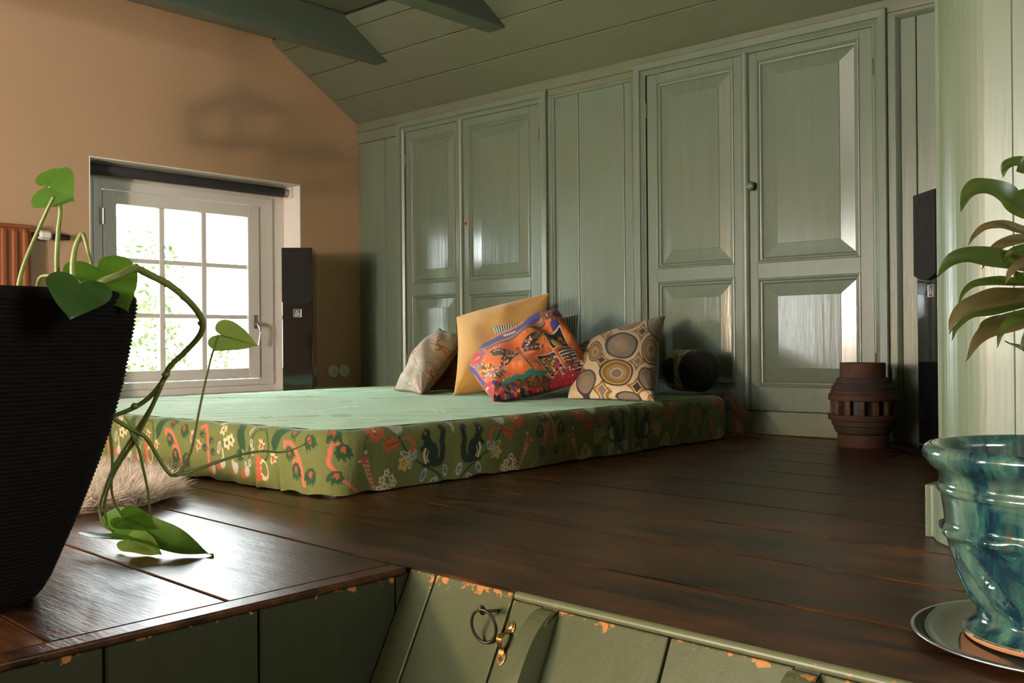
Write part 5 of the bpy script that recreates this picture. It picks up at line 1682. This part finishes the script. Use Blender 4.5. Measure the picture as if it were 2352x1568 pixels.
# main trailing vine
vine = stem([(190, 690, 1.60), (228, 652, 1.57), (270, 634, 1.58), (311, 617, 1.62), (345, 632, 1.66), (390, 655, 1.70), (432, 690, 1.74), (458, 722, 1.78), (466, 748, 1.80), (455, 775, 1.82), (425, 808, 1.84), (390, 842, 1.85), (378, 868, 1.86), (355, 900, 1.87), (322, 928, 1.88), (280, 948, 1.88), (243, 958, 1.88)], 0.0070, 0.0042, 'vine', per=7)
for q in ((311, 614, 1.62), (383, 651, 1.695), (463, 742, 1.80), (381, 860, 1.855), (310, 932, 1.88)):
    MB().lathe([(0.004, -0.006), (0.0083, 0), (0.004, 0.006)], dep(*q), 10).build('node', M['petiole'], pl, smooth=True)
stem([(378, 868, 1.86), (350, 930, 1.88), (300, 1008, 1.90), (262, 1070, 1.92), (238, 1130, 1.94), (229, 1170, 1.95), (238, 1205, 1.95), (252, 1213, 1.95)], 0.0040, 0.0022)
stem([(374, 876, 1.86), (345, 942, 1.88), (310, 1010, 1.90), (276, 1062, 1.92), (252, 1110, 1.93), (240, 1160, 1.95), (246, 1205, 1.96)], 0.0042, 0.0024)
stem([(243, 958, 1.88), (253, 1000, 1.89), (258, 1060, 1.91), (256, 1120, 1.94), (264, 1155, 1.96), (282, 1185, 1.98)], 0.0034, 0.0022)
stem([(256, 958, 1.88), (300, 985, 1.89), (335, 1005, 1.90), (362, 1048, 1.92), (385, 1083, 1.93), (400, 1091, 1.93), (420, 1075, 1.94), (440, 1030, 1.95), (455, 955, 1.96), (473, 870, 1.97), (490, 805, 1.97), (502, 768, 1.97)], 0.0044, 0.0018, per=6)
stem([(400, 1091, 1.93), (440, 1082, 1.95), (490, 1064, 1.97), (545, 1046, 2.00), (600, 1036, 2.02), (650, 1038, 2.04), (690, 1025, 2.06), (716, 1008, 2.08)], 0.0040, 0.0010)
stem([(300, 990, 1.89), (318, 1030, 1.90), (330, 1080, 1.92), (340, 1130, 1.94), (345, 1175, 1.96), (352, 1200, 1.97), (368, 1214, 1.97)], 0.0032, 0.0016)
# sheaths
for q0, q1, w_ in (((318, 1005, 1.895), (278, 1003 - 60, 1.88), 0.3), ((312, 1008, 1.895), (320, 1045, 1.90), 0.2)):
    heart_leaf(dep(*q0), dep(*q1), TC(dep(*q0)), w_ * 0.5, 0.3, 0.05, mat='leaf_pale', name='sheath')
# pale leaf in front of the window
b3 = dep(503, 768, 1.97)
heart_leaf(b3, dep(590, 790, 1.95), TC(b3) * 1.0 + np.array([0.0, 0.0, 0.35]), 0.78, 0.10, 0.10, mat='leaf_pale')
# leaves resting on the boards
b4 = dep(283, 1186, 1.985)
heart_leaf(b4, dep(362, 1212, 1.965), TC(b4) * 0.8 + np.array([0, 0.1, 0.75]), 0.80, 0.05, 0.05)
f0, f1 = at(252, 1222, 2, 0.030), at(487, 1258, 2, 0.018)
heart_leaf(f0, f1, np.array([-0.25, -0.45, 0.95]), 0.42, 0.10, 0.06, mat='leaf', curl=0.9)
heart_leaf(at(300, 1240, 2, 0.020), at(372, 1272, 2, 0.006), np.array([0.2, -0.5, 0.8]), 0.5, 0.1, 0.02, mat='leaf_pale')

# ------------------------------------------------------------------ turquoise fluted pot with dracaena on a glass dish
QD = 1.36
QC = dep(2440, 1480, QD)
QC[2] = 0.0


def glaze():
    m, nt, p, out = new_mat('turquoise_drip_glaze')
    g = G(nt)
    v = g.coord('Object', (26, 26, 4.5))
    v2 = g.coord('Object', (9, 9, 5))
    n1 = g.noise(v, 1.0, 5, 0.65, 0.5)
    n2 = g.noise(v2, 1.4, 4, 0.6, 0.6)
    c = g.ramp(n1, [(0.30, (0.004, 0.008, 0.020)), (0.44, (0.008, 0.036, 0.052)), (0.55, (0.028, 0.10, 0.085)), (0.70, (0.11, 0.20, 0.145))])
    c = g.mix(g.ramp(n2, [(0.48, 0.0), (0.68, 0.75)]), c, (0.12, 0.19, 0.13))
    c = g.mix(g.ramp(g.noise(v, 2.2, 3), [(0.70, 0), (0.76, 0.5)]), c, (0.08, 0.045, 0.025))
    g.link(c, p.inputs['Base Color'])
    p.inputs['Roughness'].default_value = 0.10
    p.inputs['Coat Weight'].default_value = 0.6
    p.inputs['Coat Roughness'].default_value = 0.05
    g.link(g.bump(n1, 0.12, 0.004), p.inputs['Normal'])
    return m


M['glaze'] = glaze()
M['terracotta'] = simple('bare_terracotta', (0.45, 0.20, 0.09), 0.8, var=0.15, bump=0.3)
ds = empty('glass_dish', (QC[0], QC[1], 0.0), 'round glass dish with bright rim under the turquoise pot', 'dish')
gm, gnt, gp, go = new_mat('dish_glass')
gp.inputs['Base Color'].default_value = (0.80, 0.86, 0.80, 1)
gp.inputs['Roughness'].default_value = 0.06
gp.inputs['Metallic'].default_value = 0.0
gg = G(gnt)
gg.link(gg.mix(gg.noise(gg.coord(), 9, 3), (0.035, 0.040, 0.030), (0.075, 0.08, 0.055)), gp.inputs['Base Color'])
MB().lathe([(0.10, 0.0), (0.165, 0.003), (0.188, 0.010), (0.192, 0.014), (0.187, 0.015), (0.160, 0.008), (0.02, 0.0065)], QC, 72, cap=False).build('plate', gm, ds, smooth=True)
MB().tube([QC + np.array([0.1905 * math.cos(a), 0.1905 * math.sin(a), 0.0135]) for a in np.linspace(0, 2 * math.pi, 73)[:-1]], 0.0022, 6, closed=True).build('rim', M['steel'], ds, smooth=True)

pp = empty('potted_dracaena', (QC[0], QC[1], 0.010), 'dracaena in a turquoise glazed fluted pot at the platform edge', 'potted plant')
sc2 = QD / FPX
pf = [(2236, 1484), (2228, 1478), (2226, 1468), (2236, 1452), (2256, 1432), (2262, 1418), (2258, 1402), (2240, 1380), (2222, 1340), (2208, 1290), (2199, 1255), (2196, 1243), (2190, 1238), (2183, 1231), (2183, 1219), (2192, 1210), (2193, 1200), (2189, 1170), (2186, 1150), (2186, 1140), (2178, 1135), (2177, 1124), (2184, 1116), (2182, 1100), (2176, 1088), (2160, 1072), (2148, 1056), (2145, 1042), (2150, 1030), (2160, 1024)]
prf2 = [((2440 - x) * sc2, max(0.017, 0.42 + (778 - y) * sc2)) for x, y in pf]
prf2 = [(0.10, 0.017)] + prf2 + [(prf2[-1][0] - 0.008, prf2[-1][1] - 0.001), (prf2[-1][0] - 0.018, prf2[-1][1] - 0.012), (prf2[-1][0] - 0.028, 0.20)]
dense = []
for (ra, ha), (rb_, hb) in zip(prf2[:-1], prf2[1:]):
    k = max(2, int(math.hypot(ra - rb_, ha - hb) / 0.006))
    for t in range(k):
        dense.append((ra + (rb_ - ra) * t / k, ha + (hb - ha) * t / k))
dense.append(prf2[-1])


def flute(r, h, a):
    if 0.044 < h < 0.142 and r > 0.1:
        e = math.sin(math.pi * (h - 0.044) / 0.098) ** 0.5
        return r - 0.012 * e * (1 - abs(math.sin((a + h * 6.5) * 9)) ** 0.7)
    if 0.142 <= h < 0.158 and r > 0.1:
        return r + 0.003 * math.sin(a * 12)
    return r


MB().lathe(dense, (QC[0], QC[1], 0), 192, rfun=flute, cap=False).build('pot', M['glaze'], pp, smooth=True)
MB().lathe([(0.112, 0.0085), (0.1225, 0.0095), (0.1245, 0.014), (0.1245, 0.0185)], (QC[0], QC[1], 0), 64, cap=True).build('unglazed_foot', M['terracotta'], pp)
MB().lathe([(0.148, 0.20), (0.148, 0.222)], (QC[0], QC[1], 0), 40).build('soil', M['soil'], pp)
trk = [QC + np.array([0, 0, 0.20]), QC + np.array([0.004, 0.003, 0.35]), QC + np.array([-0.004, 0.006, 0.5]), QC + np.array([0.0, 0.0, 0.66])]
MB().tube(catmull(trk, 6), [0.013] * 12 + [0.010] * 7, 10).build('trunk', M['bark'], pp, smooth=True)


def blade(pts, wmax, mat='dracaena', tw=0.0, fold=0.22, dry_tip=False, shift=0.35):
    c = catmull([dep(*q) for q in pts], 6)
    n = len(c)
    vs, fs = [], []
    K = 6
    for i, p in enumerate(c):
        t = i / (n - 1)
        tg = c[min(i + 1, n - 1)] - c[max(i - 1, 0)]; tg /= np.linalg.norm(tg) + 1e-9
        nn = TC(p) * (0.75 - tw) + np.array([0, 0, 0.65 + tw])
        nn = nn - tg * (nn @ tg); nn /= np.linalg.norm(nn)
        sd = np.cross(nn, tg)
        w = wmax * (0.3 + 0.7 * min(1, t / 0.4) ** 0.8) * max(0.0, 1 - max(0.0, (t - 0.42) / 0.58) ** 1.25)
        for k in range(-K // 2, K // 2 + 1):
            s = k / (K / 2)
            vs.append(p + sd * (s * w) + nn * (abs(s) * w * fold + 0.0012 * math.sin(14 * t + 3 * s)))
    for i in range(n - 1):
        for k in range(K):
            a = i * (K + 1) + k
            fs.append((a, a + 1, a + K + 2, a + K + 1))
    return MB().add(vs, fs).build('leaf', M[mat], pp, smooth=True)


BX = 2436
for (pts, w, mt_) in [
    ([(BX, 470, 1.36), (2400, 415, 1.35), (2352, 385, 1.34), (2330, 376, 1.34), (2310, 385, 1.33), (2303, 408, 1.33)], 0.0125, 'dracaena'),
    ([(BX, 560, 1.36), (2390, 520, 1.33), (2340, 480, 1.31), (2290, 445, 1.30), (2250, 432, 1.29), (2222, 448, 1.29), (2206, 486, 1.285)], 0.020, 'dracaena'),
    ([(BX, 545, 1.38), (2390, 535, 1.38), (2345, 530, 1.38), (2300, 516, 1.38), (2262, 522, 1.38), (2236, 545, 1.38), (2224, 562, 1.38)], 0.0075, 'dracaena_dry'),
    ([(BX, 570, 1.34), (2390, 550, 1.31), (2340, 552, 1.29), (2300, 562, 1.28), (2270, 590, 1.27), (2255, 618, 1.27)], 0.0085, 'dracaena_dry'),
    ([(BX, 640, 1.35), (2395, 630, 1.30), (2340, 612, 1.27), (2280, 596, 1.25), (2220, 592, 1.24), (2180, 605, 1.23), (2152, 636, 1.225)], 0.019, 'dracaena'),
    ([(BX, 640, 1.36), (2400, 610, 1.33), (2352, 595, 1.31), (2310, 590, 1.30), (2275, 600, 1.30)], 0.014, 'dracaena'),
    ([(BX, 665, 1.38), (2390, 655, 1.37), (2330, 650, 1.36), (2280, 646, 1.36), (2240, 652, 1.36), (2214, 672, 1.36), (2200, 700, 1.36)], 0.0075, 'dracaena'),
    ([(BX, 690, 1.34), (2380, 680, 1.31), (2320, 683, 1.29), (2265, 692, 1.28), (2220, 708, 1.27), (2192, 735, 1.27), (2180, 768, 1.27)], 0.0145, 'dracaena_dry'),
    ([(BX, 700, 1.36), (2390, 695, 1.35), (2340, 700, 1.34), (2280, 712, 1.33), (2230, 722, 1.33), (2198, 752, 1.33), (2186, 782, 1.33)], 0.0095, 'dracaena'),
    ([(BX, 715, 1.34), (2385, 722, 1.31), (2330, 742, 1.29), (2280, 758, 1.28), (2245, 785, 1.27), (2218, 830, 1.265)], 0.0140, 'dracaena_dry'),
    ([(BX, 720, 1.36), (2390, 725, 1.36), (2345, 735, 1.36), (2300, 732, 1.36), (2262, 742, 1.36), (2246, 756, 1.36)], 0.0075, 'dracaena'),
    ([(BX, 720, 1.33), (2400, 760, 1.31), (2370, 800, 1.30), (2345, 800, 1.30), (2308, 783, 1.295)], 0.0080, 'dracaena'),
    ([(BX, 640, 1.33), (2400, 640, 1.30), (2372, 650, 1.28), (2345, 640, 1.27), (2330, 620, 1.27)], 0.016, 'dracaena'),
    ([(BX, 700, 1.40), (2410, 720, 1.44), (2370, 760, 1.48), (2340, 800, 1.50)], 0.012, 'dracaena'),
    ([(BX, 600, 1.32), (2395, 578, 1.29), (2355, 570, 1.27), (2322, 582, 1.26), (2300, 612, 1.26)], 0.0075, 'dracaena'),
    ([(BX, 655, 1.40), (2400, 668, 1.41), (2350, 672, 1.41), (2305, 668, 1.41), (2270, 676, 1.41), (2252, 692, 1.41)], 0.0065, 'dracaena'),
    ([(BX, 690, 1.32), (2400, 705, 1.28), (2365, 722, 1.26), (2325, 735, 1.25), (2300, 765, 1.25), (2290, 800, 1.25)], 0.0080, 'dracaena'),
    ([(BX, 540, 1.40), (2400, 470, 1.42), (2365, 445, 1.42), (2335, 452, 1.42), (2318, 480, 1.42)], 0.0090, 'dracaena'),
    ([(BX, 630, 1.30), (2400, 600, 1.26), (2360, 600, 1.24), (2325, 622, 1.23), (2308, 655, 1.23)], 0.0080, 'dracaena_dry')]:
    blade(pts, w * 1.25, mt_)
for k in range(16):                  # the side of the crown turned away from the photo
    a = random.uniform(-1.3, 1.7); zb_ = random.uniform(0.45, 0.68)
    d0 = np.array([math.cos(a), math.sin(a), 0])
    c0 = np.array([QC[0], QC[1], zb_])
    c1 = [c0, c0 + d0 * 0.06 + np.array([0, 0, 0.05]), c0 + d0 * 0.13 + np.array([0, 0, 0.06]), c0 + d0 * 0.20 + np.array([0, 0, 0.02]), c0 + d0 * 0.24 + np.array([0, 0, -0.06])]
    _dep = dep
    dep = lambda *q: np.array(q)
    blade([tuple(q) for q in c1], 0.014, 'dracaena', tw=0.5)
    dep = _dep

# ------------------------------------------------------------------ low lamp behind the stairwell (out of frame)
lm = empty('floor_lamp', (-2.55, -2.3, 0.0), 'low bare-bulb floor lamp behind the stairwell', 'lamp')
MB().lathe([(0.13, 0.0), (0.13, 0.012), (0.03, 0.03), (0.012, 0.04)], (-2.55, -2.3, 0.0), 28).build('base', M['dark_iron'], lm)
MB().lathe([(0.009, 0.035), (0.009, 0.58)], (-2.55, -2.3, 0.0), 12).build('pole', M['dark_iron'], lm)
MB().lathe([(0.012, 0.575), (0.022, 0.585), (0.022, 0.625), (0.016, 0.63)], (-2.55, -2.3, 0.0), 16).build('bulb_holder', M['brass'], lm)

# ------------------------------------------------------------------ hanging lanterns (out of frame; their shadows fall on the peach wall)


def lantern(x, y, z, r, lab):
    l = empty('hanging_lantern', (x, y, z), lab, 'lantern', 'hanging metal lanterns')
    MB().tube([(x, y, z + 0.30 * r / 0.12 + 0.02), (x, y, 2.219)], 0.006, 6).build('chain', M['dark_iron'], l)
    k = r / 0.12
    MB().lathe([(0.008, 0.32 * k), (0.03 * k, 0.27 * k), (0.07 * k, 0.245 * k), (0.12 * k, 0.19 * k), (0.125 * k, 0.18 * k)], (x, y, z), 12, cap=False).build('roof', M['dark_iron'], l)
    MB().lathe([(0.06 * k, 0.0), (0.12 * k, 0.02 * k), (0.122 * k, 0.035 * k)], (x, y, z), 12).build('base', M['dark_iron'], l)
    for i in range(6):
        a = i * math.pi / 3
        MB().tube([(x + 0.115 * k * math.cos(a), y + 0.115 * k * math.sin(a), z + 0.03 * k), (x + 0.118 * k * math.cos(a), y + 0.118 * k * math.sin(a), z + 0.185 * k)], 0.008, 6).build('upright', M['dark_iron'], l)


lantern(-4.17, 1.48, 1.28, 0.10, 'larger hexagonal dark metal lantern, hung closer to the peach wall')
lantern(-4.00, 1.40, 1.10, 0.085, 'smaller hexagonal dark metal lantern, hung lower')

# ------------------------------------------------------------------ garden beyond the glass
tag(MB().box(-40, -5.3, -20, 40, -1.6, -1.5).build('ground', simple('unseen_lawn', (0.20, 0.28, 0.08), 0.9, var=0.3, vscale=3), origin=(-10, 3, -1.5)), 'unseen lawn outside the window, added to block light from below', kind='structure')  # out of view; added to stop sky light coming up from below


def shrub(px, py, X, rad_, n, label, sz=0.04):
    c = at(px, py, 0, X)
    s = empty('garden_shrub', (c[0], c[1], -1.5), label, 'shrub', 'shrubs in the garden')
    rg = np.random.default_rng(int(px))
    d = rg.normal(0, 1, (n, 3)); d /= np.linalg.norm(d, axis=1)[:, None]
    P = c + d * (rad_ * rg.uniform(0.25, 1, n) ** 0.5)[:, None] * np.array([1, 1, 1.25])
    a = rg.normal(0, 1, (n, 3)); a /= np.linalg.norm(a, axis=1)[:, None]
    b = np.cross(a, rg.normal(0, 1, (n, 3))); b /= np.linalg.norm(b, axis=1)[:, None]
    L = sz * rg.uniform(0.6, 1.3, n)[:, None]
    V = np.stack([P - a * L, P + b * L * 0.45, P + a * L, P - b * L * 0.45], 1).reshape(-1, 3)
    F = np.arange(n * 4).reshape(-1, 4)
    tag(make('foliage', V, F, M['garden'], s), kind='stuff')
    MB().tube([(c[0], c[1], -1.5), (c[0] + 0.05, c[1], c[2] - rad_ * 0.5), tuple(c)], [0.06, 0.05, 0.02], 8).build('trunk', M['bark'], s)


shrub(300, 800, -8.2, 0.50, 1000, 'leafy green shrub outside the lower left panes')
shrub(330, 640, -10.5, 0.45, 350, 'taller pale shrub farther back in the garden', 0.05)
shrub(545, 830, -9.5, 0.32, 220, 'small yellow-green shrub outside the lower right pane')
